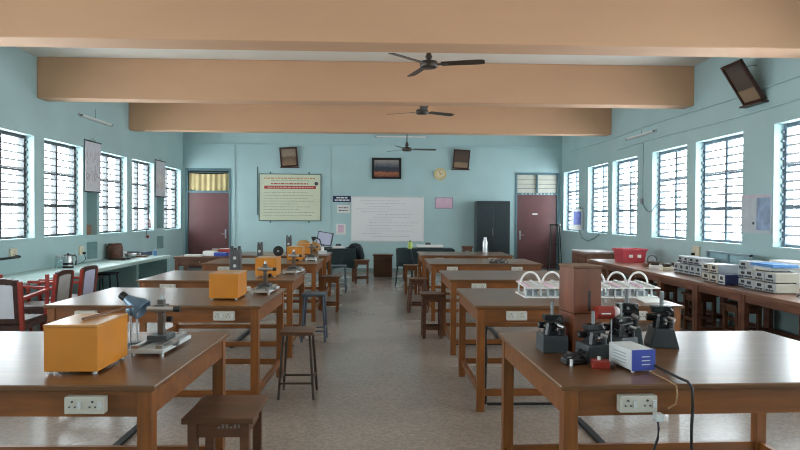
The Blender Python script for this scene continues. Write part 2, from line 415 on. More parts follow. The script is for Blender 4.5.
# ------------------------------------------------------------------ laboratory tables
TL, TD, TH = 1.62, 1.14, .82
def make_table():
    t = thing('lab_table', 'x', 'table', group='laboratory tables')
    B(0, TL, 0, TD, TH-.024, TH).build('table_top', M_TOP, t, bevel=.006)
    i, lw, ah = .02, .06, .108
    z1 = TH-.024; z0 = z1-ah
    B(i+lw, TL-i-lw, i+.006, i+.03, z0, z1).build('apron', M_APR, t)
    B(i+lw, TL-i-lw, TD-i-.03, TD-i-.006, z0, z1).build('apron', M_APR, t)
    a = B(i+.006, i+.03, i+lw, TD-i-lw, z0, z1).build('apron', M_APR, t); share(a, 'apron', t, (TL-2*i-.036, 0, 0))
    leg = B(0, lw, 0, lw, 0, z1).build('leg', M_LEG, t, (i, i, 0), bevel=.004)
    for x, y in ((TL-i-lw, i), (i, TD-i-lw), (TL-i-lw, TD-i-lw)):
        l = share(leg, 'leg', t, (x, y, 0)); b = l.modifiers.new('bevel', 'BEVEL'); b.width = .004; b.segments = 2
    r = B(i+lw, TL-i-lw, 0, .028, .12, .17).build('stretcher', M_APR, t, (0, i+.017, 0)); share(r, 'stretcher', t, (0, TD-i-.045, 0))
    r = B(0, .028, i+lw, TD-i-lw, .12, .17).build('stretcher', M_LEG, t, (i+.017, 0, 0)); share(r, 'stretcher', t, (TL-i-.045, 0, 0))
    def sockbox(x):
        s = B(0, .155, -.04, 0, 0, .068).build('switch_box', M_SOCK, t, (x, i+.006, z0+.022), bevel=.004)
        for k in (0, 1):
            m = MB(); x0 = .016+k*.08
            for dx, dz, rr in ((0, .014, .0045), (-.011, -.007, .0035), (.011, -.007, .0035)): m.cyl((x0+.016+dx, -.0405, .036+dz), (x0+.016+dx, -.044, .036+dz), rr, n=8)
            m.build('socket', M_INKB, s); B(x0+.038, x0+.052, -.046, -.04, .022, .05).build('switch', M_LGREY, s)
    sockbox(.24); sockbox(TL-.24-.165)
    return t
TLX = -.86-TL; TRX = .74
tabs = [('L', 2.47, 'wooden lab table nearest on the left, holding an orange box and lamp'),
        ('L', 4.65, 'second wooden lab table on the left side, behind the nearest'),
        ('L', 6.47, 'third wooden lab table on the left of the aisle'),
        ('L', 8.70, 'fourth wooden lab table on the left of the aisle'),
        ('L', 10.45, 'farthest lab table on the left, before the dark-draped desk'),
        ('R', 2.45, 'wooden lab table nearest on the right, carrying black instruments'),
        ('R', 4.66, 'second wooden lab table on the right, carrying white hose racks'),
        ('R', 6.58, 'third wooden lab table on the right, bare behind the white racks'),
        ('R', 8.76, 'fourth wooden lab table on the right with small dark clutter'),
        ('R', 10.65, 'farthest lab table on the right, with a white bottle')]
T0 = None
for (s, y, l), (dx, dy, rz) in zip(tabs, ((-.025, .04, -1.3), (-.02, .035, -1.3), (-.02, 0, 0), (0, 0, 0), (0, 0, 0), (-.002, 0, 1.8), (0, 0, 0), (.025, 0, 0), (0, 0, 0), (0, 0, 0))):
    loc = ((TLX if s == 'L' else TRX)+dx, y+dy, 0)
    if T0 is None: T0 = make_table(); T0.location = loc; T0.rotation_euler.z = R(rz); T0['label'] = l; tt = T0
    else: tt = dup(T0, loc, rz, l)
    for ch in tt.children:
        if ch.name.startswith('switch_box') and ch.location.x > .8: ch.location.x = TL-.195-.155 if s == 'L' else 1.17

# ------------------------------------------------------------------ stools
def wood_stool(label, loc, rz, w=.31, h=.55, top=M_STT, leg=M_STW, splay=0, d=None):
    d = d or w
    t = thing('wooden_stool', label, 'stool', loc, rz, 'stools along the tables')
    B(-w/2, w/2, -d/2, d/2, h-.028, h).build('seat', top, t, bevel=.005)
    q = .05; hx = w/2-.045; hy = d/2-.045
    for sx in (-1, 1):
        for sy in (-1, 1):
            MB().bar((sx*(hx+splay), sy*(hy+splay*.5), 0), (sx*hx, sy*hy, h-.028), .042).build('leg', leg, t)
    for sy in (-1, 1):
        B(-hx, hx, sy*hy-.011, sy*hy+.011, h-.1, h-.028).build('apron', leg, t)
        B(-hx-splay*.7, hx+splay*.7, sy*(hy+splay*.35)-.011, sy*(hy+splay*.35)+.011, .1, .14).build('stretcher', leg, t)
    for sx in (-1, 1):
        B(sx*hx-.011, sx*hx+.011, -hy, hy, h-.1, h-.028).build('apron', leg, t)
        B(sx*(hx+splay*.7)-.011, sx*(hx+splay*.7)+.011, -hy, hy, .14, .18).build('stretcher', leg, t)
    return t
def metal_stool(label, loc, rz, w=.3, h=.55, top=M_STT, leg=M_STBRN, r=.0095, pan=False, splay=.03):
    t = thing('metal_stool', label, 'stool', loc, rz, 'stools along the tables')
    B(-w/2, w/2, -w/2, w/2, h-.03, h).build('seat', top, t, bevel=.006)
    hx = w/2-.03
    for sx in (-1, 1):
        for sy in (-1, 1):
            MB().cyl((sx*(hx+splay), sy*(hx+splay), 0), (sx*hx, sy*hx, h-.03), r, n=8).build('leg', leg, t)
    for z in (.13,):
        k = hx+splay*(1-z/h)
        for sy in (-1, 1):
            MB().cyl((-k, sy*k, z), (k, sy*k, z), r*.8, n=8).build('rung', leg, t)
            MB().cyl((sy*k, -k, z+.02), (sy*k, k, z+.02), r*.8, n=8).build('rung', leg, t)
    return t
s = wood_stool('dark wooden stool with faint white marking, in the near foreground', (-.752, 3.10, 0), 0, .335, .545, d=.39)
m = MB()
for k in range(6): m.box(-.005+k*.019, .007+k*.019, -.1625, -.161, .488, .492+.010*((k*7) % 3 > 0)+.004)
m.build('painted_mark', mat('chalk_paint', '#8e7f76', .8), s)
metal_stool('thin dark metal stool with wooden seat beside the second left table', (-.665, 5.17, 0), 0, .275, .55, r=.011, splay=.035)
metal_stool('blue-grey metal stool beside the third left table', (-.765, 7.45, 0), 0, .28, .57, M_STLEG, M_STLEG, .014)
wood_stool('reddish wooden stool beside the fourth left table', (-.74, 9.68, 0), 0, .3, .56, M_STT, M_APR)
metal_stool('grey metal stool past the farthest left table', (-.79, 12.2, 0), 0, .32, .52, M_STLEG, M_STLEG, .014)
wood_stool('dark wooden stool standing alone before the end wall', (-.365, 13.75, 0), 0, .35, .52)
wood_stool('dark wooden stool beside the third right table', (.672, 7.64, 0), 0, .3, .55)
wood_stool('splay-legged worn wooden stool beside the fourth right table', (.62, 9.66, 0), 0, .29, .53, M_WORN, M_STW, .04)
wood_stool('wooden stool beside the farthest right table, near the dark chair', (.63, 11.85, 0), 0, .28, .56, M_WORN, M_LEG)
wood_stool('tall dark stool far behind the farthest right table', (1.97, 13.6, 0), 0, .24, .84)

# ------------------------------------------------------------------ left counter and chairs
HC = .66
cl = thing('wall_counter', 'long pale blue masonry counter along the left wall', 'counter', (XL, 4.6, 0))
cy1 = 13.0-4.6
B(.002, .83, 0, cy1, HC-.06, HC).build('counter_top', M_COUNTER, cl, bevel=.008)
for y in (.6, 1.6, 3.25, 4.8, 6.7, cy1-.1):
    B(.05, .79, y, y+.09, 0, HC-.06).build('support', M_CSUP, cl, bevel=.005)

def armchair(label, loc, rz, uph, tall=True, zs=1.):
    """faces +y locally, back at y=0"""
    t = thing('armchair', label, 'chair', loc, rz, 'red-framed chairs at the left counter')
    w = .23
    for sx in (-1, 1):
        x = sx*w
        MB().bar((x, .02, 0), (x, 0, .42), .035).bar((x, 0, .42), (x, -.04, .82), .035).build('back_post', M_CHRED, t)
        if not tall: pts = [(x, .42, 0), (x, .45, .45), (x, .46, .67)]
        else: pts = [(x, .36, 0), (x, .42, .25), (x, .45, .45), (x, .47, .64), (x, .475, .84)]
        m = MB()
        for p, q in zip(pts, pts[1:]): m.bar(p, q, .03)
        m.build('front_post', M_CHRED, t)
        MB().bar((x, -.02, .66), (x, .46, .69), .04, .028).build('arm', M_CHRED, t)
        MB().bar((x, 0, .40), (x, .44, .42), .03, .05).build('seat_rail', M_CHBRN, t)
    B(-w, w, .02, .44, .42, .46).build('seat', M_CHBRN, t, bevel=.01)
    for y in (.01, .43): B(-w, w, y-.012, y+.012, .37, .42).build('seat_rail', M_CHBRN, t)
    f = MB(); M = Matrix.Translation((0, -.0, .44)) @ Matrix.Rotation(R(6), 4, 'X')
    f.box(-w+.02, -w+.06, -.018, .018, 0, .38, M); f.box(w-.06, w-.02, -.018, .018, 0, .38, M); f.box(-w+.06, w-.06, -.018, .018, 0, .045, M)
    nseg = 8
    for k in range(nseg):
        a = -w+.02+(2*w-.04)*k/nseg; b = -w+.02+(2*w-.04)*(k+1)/nseg; u = (k+.5)/nseg*2-1
        f.box(a, b, -.018, .018, .362+.018*(1-u*u)-.02, .40+.018*(1-u*u)-.005, M)
    f.build('back_frame', M_CHBRN, t)
    B(-w+.06, w-.06, -.014, .014, .045, .375).build('back_panel', uph, t, (0, 0, .44), (R(6), 0, 0))
    t.scale = (1, 1, zs)
    return t
armchair('red-framed armchair with white back panel, nearest at the left counter', (-3.60, 5.95, 0), 2, M_UPHW, True, 1.05)
armchair('red-framed chair with grey back panel, middle one at the left counter', (-3.7, 7.32, 0), 95, M_UPHG, False)
armchair('red-framed chair with lilac back panel, farthest at the left counter', (-3.7, 7.95, 0), 94, M_UPHL, False)
for y, l in ((9.95, 'dark stool tucked under the left wall counter'), (10.5, 'second dark stool deeper under the left wall counter')):
    metal_stool(l, (-4.58, y, 0), 0, .34, .52, M_BLACK, M_BLACK, .014)

def kettle():
    t = thing('electric_kettle', 'steel electric kettle with black handle on the left counter', 'kettle', (-4.84, 9.80, HC))
    MB().lathe([(.075, 0), (.08, .01), (.08, .03)], None, 20).build('kettle_base', M_BLACK, t)
    MB().lathe([(.072, .03), (.074, .05), (.064, .18), (.06, .195)], None, 20).build('kettle_body', M_STEEL, t)
    MB().lathe([(.06, .195), (.05, .212), (.012, .216), (.012, .232)], None, 20).build('kettle_lid', M_BLACK, t)
    MB().lathe([(.0745, .05), (.072, .085)], None, 20).build('kettle_band', M_BLACK, t)
    MB().tube([(.06, 0, .19), (.1, 0, .205), (.125, 0, .18), (.125, 0, .1), (.115, 0, .05)], .012, 8).build('kettle_handle', M_BLACK, t)
    MB().cyl((-.06, 0, .16), (-.095, 0, .19), .02, .012).build('spout', M_STEEL, t)
kettle()
t = thing('glass_jar', 'clear glass jar beside the kettle on the left counter', 'jar', (-5.02, 9.86, HC))
MB().lathe([(.05, 0), (.052, .01), (.052, .15), (.042, .17)], None, 16).build('jar_body', glass('jar_glass', (.75, .85, .86), .15), t)
MB().lathe([(.045, .17), (.045, .19)], None, 16).build('lid', M_LGREY, t)
t = thing('storage_jar', 'large brown patterned jar on the left counter', 'jar', (-4.98, 11.85, HC))
MB().lathe([(.12, 0), (.14, .03), (.14, .22), (.12, .27)], None, 20).build('jar_body', M_BROWNJAR, t)
MB().lathe([(.125, .27), (.125, .29), (.03, .3)], None, 20).build('lid', M_CHBRN, t)
t = thing('tray', 'flat dark tray in front of the brown jar', 'tray', (-4.78, 11.55, HC))
m = B(-.16, .16, -.12, .12, 0, .012); m.box(-.16, .16, -.12, -.11, .012, .03); m.box(-.16, .16, .11, .12, .012, .03); m.build('tray_body', M_STBRN, t, bevel=.003)
t = thing('steel_bowl', 'shiny steel bowl beside the brown jar', 'bowl', (-4.76, 12.05, HC))
MB().lathe([(.06, 0), (.1, .04), (.115, .09), (.108, .09), (.09, .04), (.03, .012)], None, 20).build('bowl_body', M_STEEL, t)
for x, y, h, l in ((-5.0, 12.2, .17, 'white plastic bottle behind the steel bowl'), (-5.02, 12.4, .13, 'short white bottle against the left wall')):
    t = thing('plastic_bottle', l, 'bottle', (x, y, HC))
    MB().lathe([(.04, 0), (.042, .01), (.042, h*.7), (.018, h*.85)], None, 14).build('bottle_body', M_WHITE, t)
    MB().cyl((0, 0, h*.85), (0, 0, h), .02).build('cap', M_LGREY, t)
t = thing('wooden_board', 'reddish wooden board lying on the left counter', 'board', (-4.72, 12.38, HC), 12)
B(-.14, .14, -.16, .16, 0, .035).build('board_body', M_BENCH, t, bevel=.004)
MB().cyl((0, .0, .035), (0, 0, .07), .03).build('terminal', M_STEEL, t)
t = thing('bench_meter', 'dark blue flat instrument at the far end of the left counter', 'instrument', (-4.87, 12.75, HC), -5)
B(-.24, .2, -.15, .15, .01, .085).build('meter_case', mat('slate_blue_enamel', '#38475a', .4), t, bevel=.006)
for sx in (-.18, .14):
    for sy in (-.1, .1): MB().cyl((sx, sy, 0), (sx, sy, .011), .014).build('foot', M_RUBBER, t)
MB().cyl((.1, -.15, .05), (.1, -.17, .05), .02).build('knob', M_LGREY, t); B(-.2, 0, -.153, -.15, .03, .07).build('display', M_LGREY, t)
t = thing('spray_can', 'small blue can standing beside the dark blue instrument', 'can', (-4.58, 12.83, HC))
MB().lathe([(.03, 0), (.03, .09), (.015, .105)], None, 14).build('can_body', M_LBLUE, t); MB().cyl((0, 0, .105), (0, 0, .125), .012).build('nozzle', M_WHITE, t)

# wall fittings, left
def wall_socket(label, x, y, z, s, plug=True, w=.15, h=.15):
    t = thing('wall_socket', label, 'socket', (x, y, z))
    B(0, .03*s, -w/2, w/2, -h/2, h/2).build('socket_plate', M_CREAM, t, bevel=.004)
    m = MB()
    for dy, dz in ((0, .03), (-.02, -.01), (.02, -.01)): m.cyl((.03*s, dy, dz), (.033*s, dy, dz), .006, n=8)
    m.build('socket_hole', M_BLACK, t)
    if plug:
        MB().cyl((.031*s, .03, -.045), (.075*s, .03, -.045), .022).build('plug', M_BLACK, t)
        return t
wall_socket('cream wall socket with black plug above the kettle', XL+.001, 10.85, .87, 1)
t = wall_socket('cream wall socket near the left edge, with a black rod plugged in', XL+.001, 8.86, .94, 1)
MB().cyl((.09, .03, -.045), (.09, -.5, -.05), .018).build('plug_rod', M_BLACK, t)
o = MB().tube([(XL+.06, 10.88, .80), (XL+.08, 10.87, .72), (XL+.11, 10.7, .675), (XL+.2, 10.2, .672), (-4.86, 9.9, .675)], .006).build('kettle_cord', M_RUBBER)
tag(o, 'black cord running from the socket to the kettle', 'cord')
def tube_light(label, loc, rz, L, drop=.2):
    t = thing('tube_light', label, 'light', loc, rz)
    B(-L/2, L/2, -.03, 0, -.02, .035).build('light_batten', M_LGREY, t, bevel=.003)
    MB().cyl((-L/2+.03, -.055, 0), (L/2-.03, -.055, 0), .014).build('tube', M_WHITE, t)
    for sx in (-1, 1): B(sx*(L/2-.02)-.014, sx*(L/2-.02)+.014, -.075, -.03, -.018, .018).build('lamp_holder', M_GREY, t)
    MB().cyl((0, -.012, .035), (0, -.012, drop), .005).build('wire_drop', M_GREY, t)
tube_light('fluorescent tube light high on the left wall between the beams', (XL+.001, 11.4, 3.2), 90, 1.25)
tube_light('fluorescent tube light high on the right wall above the windows', (XR-.001, 11.4, 3.03), -90, 1.25, .1)
tube_light('fluorescent tube light at the top of the end wall', (.6, YB-.001, 3.6), 0, 1.4)
def chart(label, y0, y1, z0, z1):
    t = thing('wall_chart', label, 'chart', (XL+.02, (y0+y1)/2, z0))
    B(0, .006, -(y1-y0)/2, (y1-y0)/2, .01, z1-z0-.01).build('chart_sheet', M_CHART, t)
    for z in (0, z1-z0): MB().cyl((.003, -(y1-y0)/2-.02, z), (.003, (y1-y0)/2+.02, z), .012, n=8).build('chart_rod', M_BLACK, t)
    MB().tube([(.0, -.15, z1-z0), (-.01, 0, z1-z0+.06), (0, .15, z1-z0)], .003).build('chart_string', M_BLACK, t)
chart('rolled-down printed chart hanging between the second and third left windows', 10.99, 11.59, 1.90, 2.80)
chart('printed wall chart hanging beside the farthest left window', 14.42, 15.04, 1.92, 2.76)
t = thing('cardboard_piece', 'brown cardboard propped in the left wall niche', 'cardboard', (XL-.12, 11.29, 1.13), 0)
m = B(-.03, .03, -.17, .17, 0, .17); m.box(-.03, .035, -.17, .17, .165, .175); m.build('cardboard_body', M_CARD, t, bevel=.003)
t = thing('hanging_tool', 'small dark tool hanging under the fourth left window', 'tool', (XL+.005, 13.87, 1.02))
MB().cyl((.012, 0, .02), (.012, 0, .13), .006).build('shaft', M_DSTEEL, t); MB().lathe([(.0, 0), (.03, .02), (.03, .06), (.01, .08)], Matrix.Translation((.032, 0, -.05)), 10).build('handle', M_CHRED, t)
t = thing('pennant', 'small pale red cloth flag leaning at the fourth left window', 'flag', (XL-.04, 14.24, SILL))
MB().cyl((0, 0, 0), (0, -.04, .36), .005).build('stick', M_WHITE, t)
MB().prism([(0, .0), (.004, .0), (.004, .2), (0, .2)], -.02, .06).build('cloth', mat('pale_red_cloth', '#d39a9a', .8), t, (0, -.03, .05), (R(12), 0, 0))

# ------------------------------------------------------------------ right bench
HB = .72; BX = 3.87
o = B(BX, XR-.005, 4.35, 11.33, HB-.035, HB).build('bench_worktop', M_BENT, bevel=.005)
tag(o, 'long brown wooden worktop running along the right wall', 'worktop')
BY = [4.4, 5.5, 6.47, 7.44, 8.42, 9.4, 10.34, 11.28]
bl = ['nearest', 'second', 'third', 'fourth', 'fifth', 'sixth', 'seventh']
for k in range(7):
    y0, y1 = BY[k]+.004, BY[k+1]-.004
    t = thing('work_bench', 'brown wooden work bench under the right worktop, %s from the viewer' % bl[k], 'bench', (BX, y0, 0), 0, 'bench frames along the right wall')
    D = XR-BX-.06; w = y1-y0; h = HB-.035
    for x in (.02, D-.07):
        for y in (0, w-.055): B(x, x+.055, y, y+.055, 0, h).build('leg', M_BENCH, t, bevel=.004)
    for x in (.03, D-.06): B(x, x+.025, .055, w-.055, h-.085, h).build('apron', M_BENCH, t)
    for y in (.012, w-.042): B(.075, D-.07, y, y+.03, h-.085, h).build('apron', M_BENCH, t)
    B(D-.06, D-.035, .055, w-.055, .1, .15).build('stretcher', M_BENCH, t)
    for y in (.012, w-.042): B(.075, D-.07, y, y+.03, .1, .15).build('stretcher', M_BENCH, t)
for y, x, l in ((7.05, 4.25, 'dark wooden stool stored under the right bench, nearest one'), (8.0, 4.25, 'dark wooden stool stored under the right bench, second one'), (9.05, 4.25, 'dark wooden stool stored under the right bench, third one'), (9.95, 4.3, 'dark wooden stool stored under the right bench, farthest one')):
    wood_stool(l, (x, y, 0), 0, .34, .5, M_STT, M_STW)
t = thing('low_cabinet', 'low pale brown cabinet past the far end of the right bench', 'cabinet', (4.1, 12.0, 0))
B(0, .78, 0, .9, .03, .78).build('cabinet_body', M_BENT, t, bevel=.004); B(-.02, .8, -.02, .92, .78, .81).build('cabinet_top', mat('pale_pink_laminate', '#b3a5a2', .4), t)
for y in (.02, .46): B(-.018, 0, y, y+.42, .06, .75).build('cabinet_door', M_BENCH, t)
B(.02, .76, .02, .88, 0, .03).build('plinth', M_BENCH, t)

# red tub
t = thing('plastic_tub', 'red plastic tub on the far end of the right worktop', 'tub', (4.36, 10.55, HB), 4)
m = MB(); w, d, h = .215, .19, .24
def frus(m, w0, d0, w1, d1, z0, z1, th=.012):
    o = [(-w0, -d0, z0), (w0, -d0, z0), (w0, d0, z0), (-w0, d0, z0), (-w1, -d1, z1), (w1, -d1, z1), (w1, d1, z1), (-w1, d1, z1)]
    i = [(x*(1-th/abs(x)), y*(1-th/abs(y)), z+(th if z == z0 else 0)) for x, y, z in o]
    m.add(o+i, [(0, 3, 2, 1), (8, 9, 10, 11), (0, 1, 5, 4), (1, 2, 6, 5), (2, 3, 7, 6), (3, 0, 4, 7), (9, 8, 12, 13), (10, 9, 13, 14), (11, 10, 14, 15), (8, 11, 15, 12), (4, 5, 13, 12), (5, 6, 14, 13), (6, 7, 15, 14), (7, 4, 12, 15)])
frus(m, w-.03, d-.03, w, d, 0, h); m.build('tub_body', M_RED, t)
m = MB()
for a in ((-w-.015, w+.015, -d-.015, -d), (-w-.015, w+.015, d, d+.015), (-w-.015, -w, -d, d), (w, w+.015, -d, d)): m.box(*a, h-.03, h)
m.build('rim', M_RED, t)
for x in (-.1, .05): B(x, x+.06, -d-.002, -d+.02, .09, .14).build('sticker', M_PAPER, t)
# round black dial stand
t = thing('round_dial', 'round dark dial on a stand beside the red tub', 'instrument', (4.5, 9.98, HB), -35)
MB().cyl((0, -.02, .085), (0, .02, .085), .078, n=20).build('dial_case', M_DGREY, t); MB().cyl((0, -.021, .085), (0, -.024, .085), .06, n=20).build('dial_face', M_GREY, t)
B(-.06, .06, -.04, .04, 0, .015).build('base', M_BLACK, t)
misc = [((4.3, 9.6, HB), 'small brown wooden block with coil on the right worktop', M_BENCH), ((4.22, 9.25, HB), 'small white block with coil on the right worktop', M_WHITE), ((4.5, 9.2, HB), 'dark block with coil near the wall on the right worktop', M_DGREY), ((4.25, 8.95, HB), 'cream block with coil beside the stacked grey meters', M_CREAM)]
for loc, l, mm in misc:
    t = thing('coil_block', l, 'apparatus', loc, random.uniform(-25, 25), 'coil blocks on the right worktop')
    B(-.09, .09, -.06, .06, 0, .05).build('block', mm, t, bevel=.004)
    MB().cyl((-.05, 0, .075), (.05, 0, .075), .03, n=14).build('coil', M_STBRN, t)
    for s in (-1, 1): MB().cyl((s*.07, -.03, .05), (s*.07, -.03, .075), .008).build('terminal', M_STEEL, t)

def instrument(label, loc, w, d, h, front, body, group, display=True, rz=0, name='bench_instrument'):
    """front faces -x; w along y, d along x"""
    t = thing(name, label, 'instrument', loc, rz, group)
    B(.006, d, 0, w, .008, h).build('case', body, t, bevel=.004)
    B(0, .006, .004, w-.004, .012, h-.004).build('front_panel', front, t)
    if display:
        B(-.003, 0, w*.3, w*.7, h*.5, h*.8).build('display', M_BLACK, t)
        for k in range(3): MB().cyl((0, w*(.25+.25*k), h*.28), (-.014, w*(.25+.25*k), h*.28), .01, n=8).build('knob', M_INKB, t)
    for x in (.03, d-.03):
        for y in (.02, w-.02): B(x-.008, x+.008, y-.008, y+.008, 0, .008).build('foot', M_RUBBER, t)
    return t
pos = ['nearest', 'second', 'third', 'fourth', 'fifth']
for k in range(5):
    instrument('small grey meter box, lower row on right worktop, %s to the cream instruments' % pos[k], (4.22, 7.92+.15*k, HB), .142, .22, .14, M_LGREY2, M_GREY, 'grey meters on the right worktop')
for k in range(4):
    instrument('small pale meter box on the upper row of grey meters, %s to the viewer' % pos[k], (4.24, 7.99+.152*k, HB+.141), .142, .2, .1, M_LGREY2, M_LGREY2, 'grey meters on the right worktop')
for k in range(2):
    for j in range(2):
        instrument('cream-fronted instrument with grey case, %s row, %s column' % (('bottom', 'top')[j], ('near', 'far')[k]), (4.0, 7.13+.178*k, HB+.112*j), .172, .25, .11, M_CREAM2, M_GREY, 'cream-fronted instruments on the right worktop')
t = instrument('blue and white small instrument before the cream-fronted boxes', (3.97, 6.93, HB), .13, .2, .125, M_LGREY, mat('dark_blue_case', '#313a63', .4), None)
t = thing('metal_rack', 'grey-blue open metal rack panel against the right wall', 'rack', (4.62, 7.5, HB))
m = MB()
for y in (0, .5, 1.0): m.box(0, .03, y, y+.03, 0, .32)
for z in (0, .15, .29): m.box(0, .03, 0, 1.03, z, z+.03)
m.build('rack_frame', mat('rack_blue_grey', '#7f969e', .5), t); B(.03, .036, .03, 1.0, .03, .29).build('rack_panel', mat('rack_panel_paint', '#8fb0b8', .5), t)
# white stack, near end
for k in range(3):
    for j in range(2):
        instrument('white instrument in the near stack, %s row, %s from the viewer' % (('bottom', 'top')[j], pos[k]), (4.06, 6.16+.182*k, HB+.107*j), .176, .25, .105, M_LGREY2, M_CREAM2, 'white instruments on the right worktop', rz=0)
for j in range(3):
    instrument('white instrument behind the near stack, level %s from the worktop' % ('one', 'two', 'three')[j], (4.12, 6.735, HB+.098*j), .18, .24, .096, M_LGREY2, M_LGREY2, 'white instruments on the right worktop')
instrument('white case lying crosswise on top of the near white stack', (4.1, 6.3, HB+.215), .3, .24, .045, M_LGREY, M_WHITE, None, False)
t = thing('file_folder', 'bright blue flat folder on top of the white instruments', 'folder', (4.08, 6.24, HB+.262), -3)
B(0, .27, 0, .42, 0, .022).build('folder_cover', M_LBLUE, t, bevel=.003); B(.01, .265, .005, .415, .022, .03).build('folder_sheet', M_LBLUE, t)
instrument('white carton against the wall behind the blue folder', (4.5, 6.55, HB), .4, .26, .3, M_WHITE, M_WHITE, None, False, name='carton')
instrument('pale blue box against the wall by the poster, nearest on the worktop', (4.55, 5.9, HB), .3, .25, .22, M_LBLUE, mat('pale_blue_case', '#9db8c9', .5), None, False, name='carton')
t = thing('cable_bundle', 'tangle of dark leads at the near end of the right worktop', 'cables', (4.2, 5.85, HB))
for k in range(5):
    pts = [(.1*math.cos(a*.9+k)+.03*k, .13*math.sin(a*.9+k*1.3), .012+.02*(1+math.sin(a*1.7+k))) for a in range(9)]
    MB().tube(pts, .007, 6).build('lead', (M_RUBBER, M_DGREY, M_NAVY)[k % 3], t)

# right wall fittings
t = thing('framed_picture', 'dark framed picture leaning out from the top of the right wall', 'picture', (XR, 7.885, 3.0))
M = (0, R(-33), 0)
f = MB(); f.box(-.02, .02, -.22, -.185, 0, .6); f.box(-.02, .02, .185, .22, 0, .6); f.box(-.02, .02, -.185, .185, 0, .035); f.box(-.02, .02, -.185, .185, .565, .6)
f.build('picture_frame', M_CHBRN, t, (-.035, 0, 0), M); B(-.005, .005, -.185, .185, .035, .565).build('picture_print', M_PORTRAIT2, t, (-.035, 0, 0), M)
B(-.1, 0, -.24, .24, -.035, -.015).build('picture_ledge', M_CHBRN, t); MB().tube([(-.33, 0, .5), (-.15, .02, .47), (0, .02, .49)], .004).build('picture_wire', M_BLACK, t)
t = thing('wall_poster', 'white poster with blue photograph between the two nearest right windows', 'poster', (XR, 7.55, 1.3))
B(-.012, -.002, 0, .64, 0, .5).build('poster_sheet', mat('faded_poster', '#b9c0c6', .6, var=.05), t); B(-.014, -.012, .02, .3, .04, .46).build('poster_print', mat('faded_blue_print', '#8fa3bf', .5, var=.15, scale=9), t); B(-.014, -.012, .02, .62, .475, .49).build('poster_band', M_PINK, t)
MB().cyl((-.012, .36, .13), (-.02, .36, .13), .018).build('poster_emblem', M_INKB, t)
t = thing('calendar', 'white calendar with blue picture hanging at the farthest right window', 'calendar', (4.9, 14.62, 1.19), -170)
B(0, .3, -.004, .004, 0, .5).build('calendar_sheet', M_PAPER, t); B(.06, .25, .004, .006, .12, .44).build('calendar_picture', mat('blue_picture', '#5f6bb0', .5, var=.15, scale=12), t); MB().cyl((0, 0, .5), (.3, 0, .5), .008).build('calendar_rod', M_BLACK, t); MB().tube([(.05, 0, .5), (.15, 0, .68), (.25, 0, .5)], .004).build('calendar_string', M_BLACK, t)
tag(MB().tube([(XR-.02, 14.9, 1.2), (XR-.03, 14.7, 1.0), (XR-.03, 14.3, .93), (XR-.03, 13.8, 1.02), (XR-.02, 13.5, 1.13)], .008).build('hanging_wire', M_DFRAME), 'looped wire hanging below the calendar on the right wall', 'wire')
for z, y0, y1, l in ((2.89, 6.2, 12.6, 'lower painted conduit along the right wall above the windows'), (3.16, 5.8, 15.8, 'upper painted conduit along the right wall below the beams')):
    o = MB().tube([(XR-.015, y, z+.012*math.sin(y*1.3)) for y in [y0+(y1-y0)*i/24 for i in range(25)]], .012, 6).build('conduit', M_CONDUIT); tag(o, l, 'conduit')
t = thing('switch_drop', 'vertical conduit ending in a switch between right windows', 'conduit', (XR, 11.33, 1.75))
MB().cyl((-.012, 0, .1), (-.012, 0, 1.13), .01, n=8).build('drop_pipe', M_CONDUIT, t); B(-.04, 0, -.04, .04, 0, .1).build('switch', M_GREY, t)
tag(MB().tube([(XR-.02, 11.33, 1.76), (XR-.03, 11.1, 1.62), (XR-.03, 10.9, 1.6), (XR-.03, 10.75, 1.7), (XR+.03, 10.6, 1.8)], .007).build('hanging_wire', M_DFRAME), 'wire swagging from the wall switch to the next right window', 'wire')
wall_socket('cream wall socket with plug on the right wall past the red tub', XR-.001, 9.35, .98, -1, True, .2, .16)

# ------------------------------------------------------------------ end wall
YW = YB-.001
def framed(name, label, x0, x1, z0, z1, pm, fw=.04, tilt=0, cat='picture', roll=0):
    t = thing(name, label, cat, ((x0+x1)/2, YW-.03, z0)); w = (x1-x0)/2; h = z1-z0
    rot = (R(tilt), R(roll), 0)
    f = MB(); f.box(-w, -w+fw, -.015, .015, 0, h); f.box(w-fw, w, -.015, .015, 0, h); f.box(-w+fw, w-fw, -.015, .015, 0, fw); f.box(-w+fw, w-fw, -.015, .015, h-fw, h)
    f.build('picture_frame', M_BLACK if not tilt else M_CHBRN, t, (0, 0, 0), rot); B(-w+fw, w-fw, -.004, .01, fw, h-fw).build('picture_print', pm, t, (0, 0, 0), rot)
    if tilt: B(-w-.02, w+.02, -.05, .03, -.03, -.008).build('picture_ledge', M_CHBRN, t)
    return t
framed('framed_portrait', 'framed portrait leaning forward above the green notice board', -2.58, -2.12, 2.78, 3.30, M_PORTRAIT, .045, 14, roll=-3)
framed('framed_portrait', 'dark framed portrait leaning forward at the right of the clock', 1.96, 2.40, 2.76, 3.28, M_PORTRAIT2, .04, 14, roll=3)
framed('framed_landscape', 'black framed landscape print with orange foreground above the whiteboard', -.18, .60, 2.48, 3.04, M_LANDSCAPE, .06)
def dashes(y, rows, hgt, seed):
    rnd = random.Random(seed); m = MB()
    for x0, x1, z in rows:
        x = x0
        while x < x1-.01:
            l = min(rnd.uniform(.03, .11), x1-x); m.box(x, x+l, y-.002, y, z-hgt/2, z+hgt/2); x += l+.018
    return m
t = thing('whiteboard', 'large whiteboard covered in faint handwriting on the end wall', 'whiteboard', (.245, YW, .81))
w, h = .965, 1.21
B(-w+.03, w-.03, -.02, 0, .03, h-.03).build('board_panel', M_BOARDW, t)
